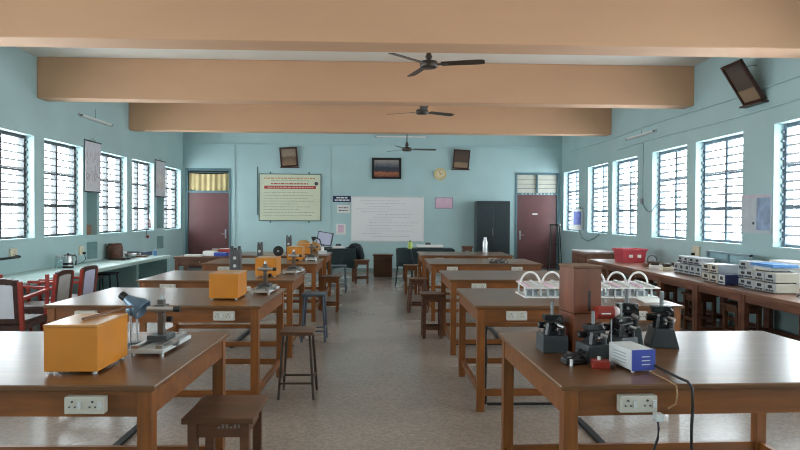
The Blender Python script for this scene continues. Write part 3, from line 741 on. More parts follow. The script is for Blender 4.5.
f = MB(); f.box(-w, -w+.03, -.03, 0, 0, h); f.box(w-.03, w, -.03, 0, 0, h); f.build('side_rail', M_WHITE, t)
for z in (0, h-.03): B(-w+.03, w-.03, -.03, 0, z, z+.03).build('edge_rail', M_LGREY, t)
rows = []
rnd = random.Random(3)
for k in range(14):
    a = rnd.uniform(-.85, -.3); rows.append((a, min(.85, a+rnd.uniform(.5, 1.5)), h-.12-k*.073))
dashes(-.0205, rows, .012, 5).build('handwriting', M_INKW, t)
t = thing('notice_board', 'pale green printed notice board with a red heading band', 'notice board', (-2.34, YW, 1.35))
w, h = .82, 1.25
B(-w+.02, w-.02, -.015, 0, .02, h-.02).build('board_panel', M_GREENB, t)
f = MB(); f.box(-w, -w+.02, -.025, 0, 0, h); f.box(w-.02, w, -.025, 0, 0, h); f.box(-w+.02, w-.02, -.025, 0, 0, .02); f.box(-w+.02, w-.02, -.025, 0, h-.02, h); f.build('board_frame', M_GFRAME, t)
for x in (-.52, .5):
    for z in (-.05, h): B(x-.015, x+.015, -.02, 0, z, z+.05).build('hanger', M_GFRAME, t)
dashes(-.0155, [(-.68, .66, h-.12)], .03, 1).build('heading_line', M_PINKINK, t); dashes(-.0155, [(-.5, .5, h-.18)], .02, 2).build('heading_line', M_INKG, t); dashes(-.0155, [(-.5, .48, h-.265)], .03, 8).build('heading_line', M_REDINK, t)
ban = B(-.68, .68, -.018, -.015, h-.4, h-.32).build('banner', M_REDINK, t)
dashes(-.0185, [(-.58, .6, h-.36)], .025, 4).build('banner_text', mat('banner_ink', '#d9b8a2', .6), ban)
MB().cyl((.69, -.015, h-.26), (.69, -.018, h-.26), .05, n=16).build('emblem', M_INKB, t)
dashes(-.0155, [(-.7, rnd.uniform(-.1, .7), h-.5-k*.075) for k in range(9)], .018, 9).build('body_text', M_INKG, t)
t = thing('pointer_stick', 'thin grey rod standing upright on the wall left of the notice board', 'stick', (-3.2, YW-.012, 1.5))
MB().cyl((0, 0, 0), (0, 0, 1.28), .012, n=8).build('rod', M_DFRAME, t)
t = thing('wall_sign', 'navy blue sign with white lettering left of the whiteboard', 'sign', (-.97, YW, 1.86))
B(-.24, .235, -.015, 0, 0, .165).build('sign_panel', M_NAVY, t); dashes(-.0155, [(-.15, .16, .115), (-.19, .2, .05)], .035, 6).build('sign_text', M_WHITE, t)
t = thing('wall_paper', 'white sheet with dark printing below the navy sign', 'paper', (-.93, YW, 1.57))
B(-.17, .17, -.004, 0, 0, .21).build('sheet', M_PAPER, t); dashes(-.0045, [(-.13, .13, .14), (-.12, .12, .07)], .025, 7).build('printing', M_INKB, t)
t = thing('wall_paper', 'small pale pink notice low beside the whiteboard', 'paper', (-1.0, YW, 1.0))
B(-.13, .13, -.004, 0, 0, .28).build('sheet', M_PAPER, t); B(-.07, .08, -.006, -.004, .05, .25).build('print', M_PINK, t)
t = thing('pink_notice', 'pink framed paper on the wall right of the whiteboard', 'notice', (1.75, YW, 1.7))
B(-.24, .24, -.01, 0, 0, .3).build('backing', mat('mauve_frame', '#a08fa8', .6), t); B(-.215, .215, -.013, -.01, .02, .28).build('sheet', M_PINK, t)
t = thing('wall_clock', 'round yellow wall clock on the end wall', 'clock', (1.64, YW, 2.62))
MB().cyl((0, 0, 0), (0, -.035, 0), .165, n=28).build('clock_case', M_CLOCK, t); MB().cyl((0, -.035, 0), (0, -.038, 0), .135, n=28).build('clock_face', M_CLOCKF, t)
for k in range(12):
    a = k*math.pi/6; MB().box(-.006, .006, -.041, -.038, .1, .125, Matrix.Rotation(a, 4, 'Y')).build('hour_mark', M_INKB, t)
MB().box(-.005, .005, -.043, -.04, -.01, .07, Matrix.Rotation(R(60), 4, 'Y')).build('hour_hand', M_INKB, t); MB().box(-.004, .004, -.043, -.04, -.01, .1, Matrix.Rotation(R(-20), 4, 'Y')).build('minute_hand', M_INKB, t)
MB().cyl((0, -.04, 0), (0, -.046, 0), .015).build('clock_hub', M_REDINK, t)
tag(MB().cyl((-1.27, YW-.01, .9), (-1.27, YW-.01, 3.36), .009, n=8).build('conduit', M_CONDUIT), 'thin vertical conduit on the end wall left of the navy sign', 'conduit')
tag(MB().cyl((-3.8, YW-.012, .0), (-3.8, YW-.012, 3.36), .012, n=8).build('conduit', M_CONDUIT), 'thin vertical conduit on the end wall beside the left door', 'conduit')
# almirah
t = thing('steel_cupboard', 'tall dark steel cupboard against the end wall beside the right door', 'cupboard', (2.56, 15.9, 0))
B(0, .86, .02, .5, .06, 1.9).build('cupboard_body', M_ALM, t, bevel=.01)
for x in (.015, .435): B(x, x+.41, 0, .02, .09, 1.87).build('cupboard_door', M_ALM, t, bevel=.004)
MB().cyl((.4, -.02, 1.0), (.4, -.02, 1.2), .01).cyl((.4, 0, 1.02), (.4, -.02, 1.02), .008).cyl((.4, 0, 1.18), (.4, -.02, 1.18), .008).build('handle', M_DSTEEL, t)
B(.03, .83, .04, .48, 0, .06).build('plinth', M_BLACK, t)
# black stand near right door
t = thing('metal_stand', 'tall thin black metal stand in front of the right door', 'stand', (4.42, 15.3, 0))
MB().cyl((0, 0, 1.28), (0, 0, 1.32), .14, n=16).build('stand_top', M_BLACK, t)
for sx, sy in ((-1, -1), (1, -1), (-1, 1), (1, 1)): MB().cyl((sx*.16, sy*.12, 0), (sx*.09, sy*.07, 1.28), .014, n=8).build('leg', M_BLACK, t)
for z in (.3, .8):
    k = .16-.07*z/1.28; q = .12-.05*z/1.28
    MB().cyl((-k, -q, z), (k, -q, z), .008, n=6).cyl((-k, q, z), (k, q, z), .008, n=6).build('rung', M_BLACK, t)
# brown box + desks
t = thing('bedside_cabinet', 'small dark brown wooden cabinet against the end wall', 'cabinet', (.115, 15.12, 0))
B(-.23, .23, 0, .4, .04, .52).build('cabinet_body', M_STW, t, bevel=.004); B(-.25, .25, -.02, .41, .52, .55).build('cabinet_top', M_STW, t, bevel=.004); B(-.21, .21, -.014, 0, .07, .37).build('cabinet_door', M_STT, t, bevel=.003); dr = B(-.21, .21, -.014, 0, .385, .505).build('drawer', M_STT, t, bevel=.003); MB().sphere((0, -.022, .445), .012).build('knob', M_DSTEEL, dr); B(-.22, .22, .02, .39, 0, .04).build('plinth', M_STW, t)

def draped_desk(label, x0, x1, y0, y1, h, drop, mm, name='draped_desk'):
    t = thing(name, label, 'desk', (x0, y0, 0)); w = x1-x0; d = y1-y0
    B(0, w, 0, d, h-.03, h-.006).build('desk_top', M_STW, t)
    for x in (.03, w-.08):
        for y in (.03, d-.08): B(x, x+.05, y, y+.05, 0, h-.03).build('leg', M_STW, t)
    vs = []; fs = []; per = []
    N = 14
    for i in range(N): per.append((w*i/N, 0))
    for i in range(N): per.append((w, d*i/N))
    for i in range(N): per.append((w-w*i/N, d))
    for i in range(N): per.append((0, d-d*i/N))
    n = len(per); cx, cy = w/2, d/2
    for lvl, (z, o) in enumerate(((h, .004), (h-.02, .012), (h-drop*.5, .02), (h-drop, .03))):
        for i, (x, y) in enumerate(per):
            wv = .012*math.sin(i*1.9)*(lvl/3); sx = (x-cx)/(w/2); sy = (y-cy)/(d/2)
            vs.append((x+sx*(o+wv), y+sy*(o+wv), z+(.02*math.sin(i*.7) if lvl == 3 else 0)))
    for l in range(3):
        for i in range(n): fs.append((l*n+i, l*n+(i+1) % n, (l+1)*n+(i+1) % n, (l+1)*n+i))
    fs.append(tuple(range(n)))
    MB().add(vs, fs).build('tablecloth', mm, t)
    return t
draped_desk('desk draped with dark green cloth, left of the wooden stool', -1.85, -.52, 14.02, 14.77, .75, .45, M_CLOTHG)
t = thing('draped_garment', 'dark cloth bundle hanging over the corner of the draped desk', 'cloth', (-.53, 14.4, .756))
vs = []; fs = []
prof = [(-.16, .0), (-.1, .07), (.0, .085), (.1, .06), (.16, -.04), (.2, -.2), (.19, -.36)]
ys = [-.28+.56*i/8 for i in range(9)]
for j, (x, z) in enumerate(prof):
    for i, y in enumerate(ys): vs.append((x+.012*math.sin(i*2.1+j), y*(1-.35*max(0, -z)/.4)*(1-.25*(z > .03)), z+.014*math.sin(i*1.7+j*.6)+(.012 if j == 0 else 0)))
k = len(vs); vs += [(min(x, .05), y, .0 if x < .08 else z-.005) for x, y, z in vs]
for j in range(len(prof)-1):
    for i in range(8):
        a = j*9+i; fs.append((a, a+1, a+10, a+9)); fs.append((k+a, k+a+9, k+a+10, k+a+1))
for i in range(8): fs.append((i, k+i, k+i+1, i+1)); a = (len(prof)-1)*9+i; fs.append((a, a+1, k+a+1, k+a))
for j in range(len(prof)-1): a = j*9; fs.append((a, a+9, k+a+9, k+a)); a += 8; fs.append((a, k+a, k+a+9, a+9))
MB().add(vs, fs, True).build('cloth', mat('dark_navy_cloth', '#1b262b', .9, var=.2, scale=10), t)
t = thing('paper_stack', 'white papers and books stacked on the draped desk', 'papers', (-.9, 14.25, .752), 4)
for k in range(4): B(-.16+.01*k, .15-.012*k, -.11, .11-.01*k, .012*k, .012*k+.0115).build('sheet_pile', (M_PAPER, M_LGREY, M_PAPER, M_WHITE)[k], t)
t = thing('stapler', 'small dark grey device on the papers of the draped desk', 'device', (-.92, 14.28, .801))
m = B(-.07, .07, -.025, .025, 0, .02); m.box(-.06, .06, -.02, .02, .02, .05); m.build('device_body', M_DGREY, t, bevel=.005)
t = thing('computer_monitor', 'tilted flat computer monitor on the draped desk', 'monitor', (-1.28, 14.35, .752), -18)
B(-.1, .1, -.07, .07, 0, .015).build('monitor_base', M_BLACK, t); MB().bar((0, .02, .015), (0, .03, .12), .04, .03).build('monitor_neck', M_BLACK, t)
sc = B(-.19, .19, -.015, .02, .06, .37).build('monitor_case', M_BLACK, t, rot=(R(-8), R(8), 0)); B(-.17, .17, -.018, -.015, .08, .35).build('screen', M_SCREEN, sc)

# demonstration table on the right of the aisle far end
draped_desk('demonstration desk with dark green cloth behind the farthest right table', .56, 1.75, 14.2, 14.85, .74, .4, M_CLOTHG)
t = thing('paper_roll_case', 'long white flat case on the demonstration desk', 'case', (.9, 14.35, .742), 2)
B(0, .62, 0, .2, 0, .025).build('case_bottom', M_BLACK, t); B(0, .62, 0, .2, .025, .085).build('case_lid', M_WHITE, t, bevel=.006)
t = thing('duster', 'small dark duster lying on the white case', 'duster', (1.1, 14.42, .829))
B(0, .13, 0, .06, 0, .03).build('duster_pad', M_DGREY, t, bevel=.004); B(.01, .12, .01, .05, .03, .05).build('duster_grip', M_STW, t, bevel=.006)
t = thing('spray_bottle', 'yellow-green bottle with thin spout on the demonstration desk', 'bottle', (.74, 14.35, .742))
MB().lathe([(.05, 0), (.055, .02), (.055, .12), (.02, .16)], None, 14).build('bottle_body', M_YGREEN, t); MB().cyl((0, 0, .16), (0, 0, .33), .008).build('spout', M_WHITE, t); MB().cyl((0, 0, .16), (0, 0, .185), .022).build('cap', M_BLACK, t)
t = thing('plastic_chair', 'dark blue-green moulded chair at the far end of the aisle', 'chair', (.66, 13.25, 0), -35)
B(-.22, .22, -.2, .22, .42, .46).build('seat', M_CLOTHG, t, bevel=.02)
vs = []; fs = []
for j in range(7):
    z = .46+.34*j/6
    for i in range(9):
        u = i/4-1; vs.append((u*(.22-.03*j/6), -.2-.06*j/6+.06*u*u, z+.03*(1-u*u)*(j/6)))
k = len(vs); vs += [(x, y-.02, z) for x, y, z in vs]
for j in range(6):
    for i in range(8): a = j*9+i; fs += [(a, a+1, a+10, a+9), (k+a, k+a+9, k+a+10, k+a+1)]
for i in range(8): a = 54+i; fs += [(a, a+1, k+a+1, k+a), (i, k+i, k+i+1, i+1)]
for j in range(6): a = j*9; fs += [(a, a+9, k+a+9, k+a), (a+8, k+a+8, k+a+17, a+17)]
MB().add(vs, fs, True).build('backrest', M_CLOTHG, t)
for sx in (-1, 1):
    for sy in (-1, 1): MB().bar((sx*.21, sy*.2, 0), (sx*.18, sy*.17, .43), .03).build('leg', M_CLOTHG, t)

# small desk near left door
t = thing('side_desk', 'dark brown desk with clutter before the left door', 'desk', (-3.66, 11.15, 0))
B(0, .95, 0, .6, .715, .745).build('desk_top', M_STW, t, bevel=.004)
for x in (.02, .87):
    for y in (.02, .52): B(x, x+.06, y, y+.06, 0, .715).build('leg', M_STW, t)
ap = B(.08, .87, .03, .055, .58, .715).build('apron', M_STW, t); dr = B(.3, .62, .02, .03, .6, .7).build('drawer', M_STT, t); MB().sphere((.46, .012, .65), .012).build('knob', M_STEEL, dr); B(.08, .87, .55, .575, .6, .715).build('apron', M_STW, t)
for (x, y, w, d, h, mm, l, nm) in ((-3.36, 11.35, .3, .2, .03, M_PAPER, 'white papers at the left of the cluttered side desk', 'paper_stack'), (-3.1, 11.5, .22, .16, .09, M_WHITE, 'white carton in the middle of the side desk', 'carton'), (-2.87, 11.4, .24, .14, .07, M_BLUE, 'blue box on the side desk', 'carton'), (-2.86, 11.62, .2, .12, .13, M_REDINK, 'red packet at the back of the side desk', 'packet'), (-3.05, 11.68, .14, .1, .12, M_CARD, 'brown packet at the back of the side desk', 'packet')):
    t = thing(nm, l, nm.split('_')[0], (x, y, .746), random.uniform(-12, 12))
    B(-w/2, w/2, -d/2, d/2, 0, h*.92).build('body', mm, t, bevel=.004); B(-w/2+.01, w/2-.02, -d/2+.01, d/2-.01, h*.92, h).build('flap', M_PAPER if mm is not M_BLUE else M_LBLUE, t)

# ------------------------------------------------------------------ ceiling fans
def fan(label, x, y, z, a0, slope=0):
    t = thing('ceiling_fan', label, 'fan', (x, y, z), 0, 'ceiling fans')
    MB().lathe([(.0, -.05), (.09, -.048), (.112, -.035), (.112, .03), (.06, .045), (.03, .06)], None, 20).build('motor', M_FANB, t)
    MB().cyl((0, 0, .05), (0, 0, ZC-z-.06), .012).build('down_rod', M_FANB, t)
    MB().lathe([(.03, .06), (.045, .09), (.02, .17)], None, 14).build('rod_cover', M_FANB, t)
    MB().lathe([(.02, ZC-z-.09), (.06, ZC-z-.02), (.06, ZC-z)], None, 14).build('canopy', M_FANB, t)
    for k in range(3):
        M = Matrix.Rotation(R(a0+120*k), 4, 'Z') @ Matrix.Rotation(R(-11), 4, 'X')
        b = MB(); prof = [(.16, .055), (.3, .06), (.6, .068), (.69, .06), (.71, .035)]
        vs = []
        for px, hw in prof: vs += [(px, -hw, .003), (px, hw, .003), (px, hw, -.003), (px, -hw, -.003)]
        fs = [(0, 1, 2, 3), (16, 19, 18, 17)]
        for i in range(4):
            for e in range(4): fs.append((i*4+e, i*4+(e+1) % 4, i*4+4+(e+1) % 4, i*4+4+e))
        b.add(vs, fs, False, M); bl = b.build('blade', M_FANB, t)
        c = MB(); c.box(.09, .24, -.022, .022, -.009, -.003, M); c.build('blade_bracket', M_DSTEEL, t)
fan('nearest brown ceiling fan below the white ceiling strip', .63, 7.86, 3.43, -14)
fan('middle brown ceiling fan seen against the second beam', .79, 11.3, 3.41, 30)
fan('farthest dark ceiling fan hanging before the end wall', .67, 14.7, 3.09, 8)

# ------------------------------------------------------------------ floor conduits
for x, y0, y1, l in ((-1.68, 3.0, 4.45, 'black cable strip on the floor under the nearest left table'), (-1.66, 7.02, 8.1, 'black cable strip on the floor under the third left table'), (1.48, 3.0, 4.5, 'black cable strip on the floor under the nearest right table'), (1.5, 7.07, 8.3, 'black cable strip on the floor under the third right table')):
    tag(B(x-.025, x+.025, y0, y1, 0, .018).build('floor_conduit', M_RUBBER, bevel=.004), l, 'conduit')
for x0, x1, y, l in ((-2.4, -.95, 7.0, 'black cross cable on the floor under the third left table'), (.85, 2.3, 7.05, 'black cross cable on the floor under the third right table'), (.86, 2.4, 4.80, 'black cross cable on the floor under the second right table')):
    tag(B(x0, x1, y-.012, y+.012, .0185, .035).build('floor_conduit', M_RUBBER), l, 'conduit')
tag(MB().tube([(.845, 4.80, .03), (.842, 4.775, .1), (.84, 4.775, .25), (.845, 4.77, .4), (.838, 4.775, .55), (.85, 4.78, .64)], .012).build('power_cable', M_RUBBER), 'black cable climbing the leg of the second right table', 'cable')

# ------------------------------------------------------------------ left table apparatus
def orange_box(label, x, y, rz=0, w=.23, d=.33, h=.2):
    t = thing('orange_box', label, 'box', (x, y, TH), rz, 'orange wooden boxes on the left tables')
    B(0, w, 0, d, .012, h).build('box_body', M_ORANGE, t, bevel=.003)
    B(-.002, w+.002, -.002, d+.002, h, h+.012).build('box_lid', mat('pale_orange_lid', '#c08442', .3, var=.05, coat=.3), t, bevel=.003)
    for a in (.02, w-.02):
        for b in (.02, d-.02): MB().cyl((a, b, 0), (a, b, .012), .01).build('foot', M_LGREY, t)
    return t
orange_box('orange varnished wooden box on the nearest left table', -1.412, 2.65, 0, .225, .315)
orange_box('orange varnished wooden box on the second left table', -1.35, 4.97)
orange_box('orange varnished wooden box on the third left table', -1.35, 6.82)
orange_box('orange varnished wooden box on the fourth left table', -1.36, 9.23)
orange_box('orange varnished wooden box on the farthest left table', -1.36, 10.75, 8, .2, .25, .18)
t = thing('wooden_rod', 'thin wooden rod lying across the nearest orange box', 'rod', (-1.30, 2.76, TH+.2185), 0)
MB().cyl((0, 0, 0), (.06, .38, .0), .006, n=8).build('rod_body', M_WORN, t)
t = thing('desk_lamp', 'blue-grey lamp with tilted head between orange box and microscope', 'lamp', (-1.245, 3.2, TH))
MB().lathe([(.055, 0), (.055, .015), (.03, .028)], None, 20).build('lamp_base', M_DGREY, t)
for sx in (-.022, .012): MB().cyl((sx, 0, .02), (sx*.9, 0, .20), .006, n=8).build('lamp_rod', M_STEEL, t)
Mh = Matrix.Translation((-.058, -.0, .262)) @ Vector((.13, -.02, -.085)).to_track_quat('Z', 'Y').to_matrix().to_4x4()
MB().lathe([(.018, .015), (.026, .03), (.038, .065), (.052, .095), (.056, .125), (.05, .13), (.042, .1), (.0, .085)], Mh, 20).build('lamp_shade', M_LAMPB, t)
MB().lathe([(.02, -.015), (.022, .0), (.02, .03)], Mh, 14).build('lamp_cap', M_BLACK, t)
MB().sphere((.0, -.035, .195), .03).build('lamp_joint', M_LAMPB, t)

def travelling_microscope(label, x, y, rz, colm=M_DSTEEL):
    t = thing('travelling_microscope', label, 'microscope', (x, y, TH), rz, 'travelling microscopes on the left tables')
    B(-.085, .085, -.19, .19, .014, .034).build('base_plate', M_LGREY, t, bevel=.003)
    for sx, sy in ((-.07, -.17), (.07, -.17), (0, .17)): MB().cyl((sx, sy, 0), (sx, sy, .05), .012).build('levelling_screw', M_STEEL, t)
    for sx in (-.05, .055): B(sx-.012, sx+.012, -.18, .18, .034, .052).build('rail', M_STEEL, t, bevel=.002)
    B(-.05, .05, -.06, .06, .052, .075).build('carriage', M_DGREY, t, bevel=.003)
    B(-.016, .016, -.016, .016, .075, .25).build('column', colm, t, bevel=.003)
    MB().cyl((0, 0, .25), (0, 0, .272), .011).build('column_cap', M_STEEL, t)
    B(-.028, .028, -.03, .03, .185, .225).build('slide_block', M_DSTEEL, t, bevel=.003)
    MB().cyl((-.06, -.028, .205), (.075, -.028, .205), .013).build('telescope_tube', M_STEEL, t); MB().cyl((.075, -.028, .205), (.105, -.028, .205), .015).build('eyepiece', M_BLACK, t)
    MB().cyl((.085, -.06, .045), (.11, -.06, .045), .018).build('drive_knob', M_STEEL, t); MB().cyl((.03, 0, .15), (.055, 0, .15), .014).build('clamp_knob', M_BLACK, t)
    return t
travelling_microscope('travelling microscope with steel base on the nearest left table', -1.10, 3.17, -3)
travelling_microscope('travelling microscope with steel base on the second left table', -1.0, 5.5, -4)
travelling_microscope('travelling microscope on the third left table, beside a black wheel', -1.0, 7.34, -8)
travelling_microscope('travelling microscope on the fourth left table', -1.02, 9.45, 5)
t = thing('wheel_stand', 'black wheel on a short stand on the third left table', 'apparatus', (-1.2, 7.46, TH))
B(-.06, .06, -.04, .04, 0, .02).build('base', M_DGREY, t); MB().cyl((0, 0, .02), (0, 0, .22), .01).build('post', M_STEEL, t); MB().cyl((0, -.012, .25), (0, .012, .25), .062, n=20).build('wheel', M_BLACK, t); MB().cyl((0, -.03, .25), (0, -.012, .25), .012).build('hub', M_STEEL, t)
def dark_column(label, x, y, w, h, rz=0):
    t = thing('instrument_column', label, 'apparatus', (x, y, TH), rz, 'dark instrument columns on the left tables')
    B(-w/2, w/2, -.05, .05, 0, h*.86).build('column_body', mat('slate_metal', '#565456', .45, .3, var=.12, scale=14), t, bevel=.006)
    for k in (-1, 0, 1): B(k*w*.36-w*.1, k*w*.36+w*.1, -.03, .03, h*.86, h*(.93+.07*(k != 0))).build('prong', M_DGREY, t)
    for z in (.25, .55): MB().cyl((0, -.05, h*z), (0, -.056, h*z), .02).build('boss', M_LGREY, t)
dark_column('dark metal instrument column at the middle of the third left table', -1.7, 7.42, .125, .31)
dark_column('narrow dark metal instrument column on the fourth left table', -1.715, 9.02, .07, .29)
dark_column('dark metal instrument column on the farthest left table', -1.57, 10.9, .09, .33)
t = thing('tan_bundle', 'tan cloth-covered apparatus on the farthest left table', 'apparatus', (-1.28, 11.3, TH), 0)
m = MB(); m.sphere((-.08, 0, .14), .13, 14, .75); m.sphere((.1, .02, .11), .12, 14, .8); m.build('cover', M_TAN, t); B(-.2, .2, -.1, .12, 0, .05).build('base', M_WORANGE, t)
t = thing('swing_lamp', 'black jointed arm lamp on the farthest left table', 'lamp', (-1.05, 11.1, TH))
MB().lathe([(.06, 0), (.06, .02), (.02, .03)], None, 16).build('lamp_base', M_BLACK, t); MB().tube([(0, 0, .03), (.03, 0, .15), (.0, 0, .25), (-.06, 0, .28)], .011, 8).build('lamp_arm', M_BLACK, t)
MB().lathe([(.015, 0), (.03, .03), (.05, .08)], Matrix.Translation((-.06, 0, .285)) @ Vector((-.9, 0, -.35)).to_track_quat('Z', 'Y').to_matrix().to_4x4(), 14).build('lamp_shade', M_BLACK, t)
t = thing('white_apparatus', 'small white apparatus beside the arm lamp on the farthest table', 'apparatus', (-.99, 10.95, TH), 10)
B(-.08, .08, -.06, .06, 0, .06).build('case', M_LGREY, t, bevel=.004); MB().cyl((0, 0, .06), (0, 0, .13), .03).build('dial', M_WHITE, t)
t = thing('paper_stack', 'white folded papers on the second left table', 'papers', (-1.22, 5.6, TH), 15)
for k in range(3): B(-.07, .07, -.05, .05, .01*k, .01*k+.0095).build('sheet', M_PAPER, t)

# ------------------------------------------------------------------ right table apparatus
def microscope(label, x, y, rz, big=1., taper=.055):
    t = thing('lab_microscope', label, 'microscope', (x, y, TH), rz, 'black microscopes on the nearest right table'); s = big
    MB().prism([(-.07*s, 0), (.07*s, 0), (taper*s, .095*s), (-taper*s, .095*s)], -.075*s, .075*s).build('base', M_DGREY, t, bevel=.004)
    B(-.035*s, .035*s, -.05*s, .05*s, .095*s, .11*s).build('stage', M_BLACK, t, bevel=.002)
    MB().bar((0, .045*s, .1*s), (0, .05*s, .19*s), .034*s).build('arm', M_BLACK, t)
    MB().cyl((0, .0, .125*s), (0, .0, .2*s), .024*s).build('body_tube', M_BLACK, t); MB().lathe([(.012*s, .105*s), (.02*s, .115*s), (.032*s, .13*s)], None, 12).build('objective', M_STEEL, t)
    MB().box(-.05*s, .05*s, -.03*s, .03*s, .17*s, .20*s).build('head_block', M_BLACK, t, bevel=.004)
    MB().cyl((0, 0, .2*s), (0, 0, .272*s), .010*s).build('eyepiece_tube', M_GLASSTUBE, t)
    MB().cyl((-.045*s, -.03*s, .155*s), (.05*s, -.035*s, .165*s), .014*s).build('side_tube', M_BLACK, t); MB().bar((-.04*s, -.055*s, .096*s), (-.03*s, -.05*s, .16*s), .02*s).build('mirror_arm', M_BLACK, t); MB().cyl((.03*s, -.06*s, .1*s), (.03*s, -.06*s, .13*s), .016*s).build('lens_mount', M_BLACK, t)
    for sx in (-1, 1): MB().cyl((sx*.03*s, .045*s, .135*s), (sx*.062*s, .045*s, .135*s), .02*s).build('focus_knob', M_BLACK, t); 
    for sx in (-1, 1): MB().cyl((sx*.062*s, .045*s, .135*s), (sx*.066*s, .045*s, .135*s), .011*s).build('knob_cap', M_STEEL, t)
    MB().cyl((.02*s, -.05*s, .15*s), (.045*s, -.075*s, .14*s), .01*s).build('condenser', M_STEEL, t)
    for k in range(6):
        a = k*1.05+x*9; MB().cyl((.028*s*math.cos(a), .03*s*math.sin(a)-.02*s, (.125+.012*k)*s), (.05*s*math.cos(a), .055*s*math.sin(a)-.02*s, (.125+.012*k)*s), .007*s, n=8).build('adjusting_screw', M_STEEL if k % 2 else M_BLACK, t)
    MB().bar((-.03*s, .02*s, .11*s), (.04*s, -.04*s, .19*s), .018*s).build('strut', M_BLACK, t)
    return t
microscope('black microscope left of the tall wooden case', .885, 3.10, 0, .92, .068)
microscope('black microscope before the tall wooden case, behind the power supply', 1.09, 2.92, 10, .85, .068).location = (1.025, 2.90, TH)
microscope('large black microscope between wooden case and rightmost microscope', 1.33, 3.25, -15, 1.1)
microscope('black microscope at the back, second from the right', 1.22, 3.06, 20, .9)
microscope('rightmost black microscope with wide grey base on the nearest right table', 1.505, 3.22, -12, 1.05, .045)
t = thing('wooden_case', 'tall brown wooden instrument case on the nearest right table', 'case', (.955, 3.01, TH), 8)
t.location = (.972, 3.03, TH)
B(0, .148, 0, .17, 0, .195).build('case_lower', M_CASE, t, bevel=.003); B(0, .148, 0, .17, .198, .425).build('case_upper', M_CASE, t, bevel=.003); B(-.004, .152, -.004, .174, .425, .437).build('case_lid', M_WORN, t, bevel=.003)
B(.078, .09, -.002, 0, .21, .31).build('slot', M_BLACK, t); B(.07, .115, -.006, 0, .02, .15).build('door', M_CHBRN, t); B(-.003, 0, .07, .09, .02, .12).build('side_strip', M_CHRED, t)
t = thing('red_lamp', 'red cylinder with white end cap on a thin rod stand', 'lamp', (1.14, 2.97, TH))
MB().lathe([(.04, 0), (.04, .01), (.012, .018)], None, 14).build('stand_base', M_BLACK, t); MB().cyl((0, 0, .015), (0, 0, .2), .004, n=8).build('stand_rod', M_STEEL, t)
c = MB().cyl((-.075, 0, .215), (.005, 0, .215), .032, n=18).build('lamp_body', M_CHRED, t); MB().sphere((.018, 0, .22), .024).build('end_cap', mat('pinkish_white', '#d9c4c4', .4), t)
B(-.06, -.015, -.033, -.031, .21, .216).build('printed_mark', M_WHITE, c)
t = thing('power_supply', 'small white power supply with blue front on the nearest right table', 'power supply', (1.108, 2.64, TH), 10)
PS = Matrix.Translation((1.108, 2.64, TH)) @ Matrix.Rotation(R(10), 4, 'Z')
B(0, .112, .006, .19, .01, .1).build('supply_case', M_LGREY, t, bevel=.003); B(0, .112, 0, .006, .01, .1).build('front_panel', M_BLUE, t)
dashes(-.0005, [(.045, .085, .07), (.045, .085, .053), (.045, .085, .036)], .004, 11).build('panel_text', M_LGREY, t)
for a in (.015, .097):
    for b in (.02, .17): MB().cyl((a, b, 0), (a, b, .01), .008).build('foot', M_LGREY, t)
for k in range(4): B(-.001, 0, .05, .15, .03+.014*k, .035+.014*k).build('vent_slot', M_GREY, t)
MB().tube([PS.inverted() @ Vector(p) for p in [(1.214, 2.655, .85), (1.235, 2.62, .84), (1.255, 2.52, .832), (1.262, 2.46, .832), (1.265, 2.43, .815), (1.266, 2.425, .74), (1.262, 2.425, .66), (1.262, 2.425, .58), (1.285, 2.45, .45), (1.33, 2.5, .25), (1.38, 2.6, .1), (1.42, 2.75, .03), (1.44, 2.85, .024)]], .006, 8).build('mains_cord', M_RUBBER, t)
t = thing('extension_cord', 'black cord hanging from the plug below the near right switch box', 'cord')
MB().tube([(1.115, 2.405, .69), (1.116, 2.4, .66), (1.115, 2.405, .62), (1.1, 2.41, .57), (1.06, 2.43, .5), (1.04, 2.46, .4), (1.1, 2.6, .2), (1.3, 2.8, .05), (1.42, 2.9, .02)], .005, 8).build('cord', M_RUBBER, t); B(1.1, 1.135, 2.39, 2.424, .69, .72).build('plug', M_LGREY, t, bevel=.004)
t = thing('test_lead', 'thin pale brown wire curling over the front of the table', 'wire')
MB().tube([(1.19, 2.64, .826), (1.2, 2.52, .826), (1.205, 2.44, .822), (1.205, 2.43, .79), (1.2, 2.432, .75), (1.17, 2.435, .73)], .003, 6).build('wire', mat('tan_wire', '#a07c58', .5), t)
t = thing('clamp_device', 'small black clamp device with white tip before the wooden case', 'device', (.905, 2.82, TH), 10)
B(-.05, .06, -.03, .03, 0, .03).build('clamp_body', M_BLACK, t, bevel=.006); MB().cyl((-.03, -.04, .0), (-.03, -.04, .03), .007).build('white_tip', M_WHITE, t); MB().cyl((-.02, 0, .03), (-.02, 0, .055), .012).build('clamp_screw', M_STEEL, t); MB().cyl((.03, -.03, .03), (.05, .03, .05), .014).build('clamp_arm', M_BLACK, t)
MB().bar((-.06, -.02, .045), (.06, 0, .05), .014).build('clamp_bar', M_BLACK, t)
t = thing('terminal_block', 'reddish brown block with white stud in front of the power supply', 'block', (1.0, 2.745, TH), -15)
B(-.035, .045, -.03, .03, 0, .035).build('block_body', M_CHRED, t, bevel=.004); MB().cyl((0, 0, .035), (0, 0, .05), .008).build('stud', M_WHITE, t); B(.045, .068, -.02, .02, 0, .018).build('block_foot', M_CHBRN, t)

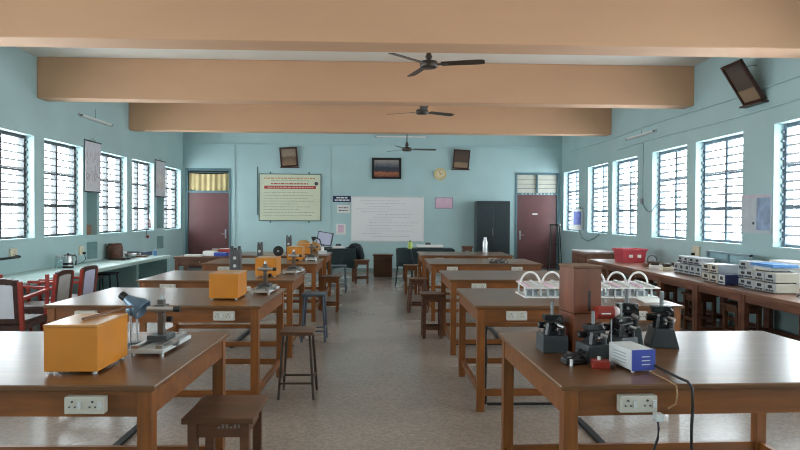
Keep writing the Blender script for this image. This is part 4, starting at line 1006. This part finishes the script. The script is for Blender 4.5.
def hose_rack(label, x, y):
    t = thing('hose_rack', label, 'apparatus', (x, y, TH), 0, 'white hose racks on the second right table')
    B(0, .182, -.17, .2, 0, .012).build('bottom_plate', M_WHITE, t, bevel=.002)
    M = Matrix.Translation((0, 0, .092)) @ Matrix.Rotation(R(3), 4, 'X')
    MB().box(0, .186, -.2, .18, 0, .008, M).build('top_plate', M_WHITE, t)
    for px in (.03, .13): MB().box(px-.012, px+.012, -.19, .17, .008, .02, M).build('plate_rib', M_PINK if px < .1 else M_LGREY, t)
    for px in (.02, .08, .145):
        for py in (-.12, .14): MB().cyl((px, py, .012), (px, py, .088), .009, n=8).build('post', M_LGREY, t)
    B(.03, .12, -.11, -.05, .012, .05).build('glass_vial', M_GREY, t); B(.05, .14, .02, .09, .012, .06).build('glass_vial', M_LGREY, t)
    pts = [(.092-.083*math.cos(math.pi*i/14), .03, .1+.1*math.sin(math.pi*i/14)) for i in range(15)]
    MB().tube(pts, .009, 8).build('hose', M_WHITE, t)
for k in range(6):
    hose_rack('white hose rack with arched tube, %s from the aisle on the second right table' % (['first', 'second', 'third', 'fourth', 'fifth', 'sixth'][k]), 1.225+.19*k, 5.27)
t = thing('paper_sheet', 'white sheet lying at the right end of the second right table', 'paper', (2.24, 4.95, TH), -8)
m = B(-.1, .1, -.14, .14, 0, .003); m.build('sheet', M_PAPER, t); B(-.08, .08, -.12, .1, .003, .005).build('sheet_print', M_WHITE, t)
t = thing('metal_clamps', 'cluster of small dark metal clamps on the fourth right table', 'clamps', (1.74, 8.9, TH), 0)
t.name = 'retort_clamp'
for k in range(5): MB().bar((-.12+.05*k, -.05+.03*(k % 2), .012), (-.07+.05*k, .06-.04*(k % 3), .05+.01*(k % 2)), .022).build('clamp_arm', (M_DGREY, M_DSTEEL, M_BLACK)[k % 3], t)
MB().cyl((-.13, 0, .02), (.15, .02, .02), .012).build('clamp_rod', M_DSTEEL, t); B(-.06, .07, -.03, .04, 0, .03).build('clamp_boss', M_DGREY, t)
t = thing('water_bottle', 'white metal water bottle standing on the farthest right table', 'bottle', (2.0, 11.5, TH))
MB().lathe([(.042, 0), (.045, .01), (.045, .2), (.03, .235), (.026, .245)], None, 18).build('bottle_body', M_BOTTLE, t); MB().cyl((0, 0, .245), (0, 0, .285), .028).build('cap', M_STEEL, t)

for o in bpy.data.objects:
    if o.parent and o.name.split('.')[0] in ('body_text', 'handwriting', 'heading_line', 'banner_text', 'sign_text', 'printing', 'panel_text', 'painted_mark'): o['kind'] = 'stuff'
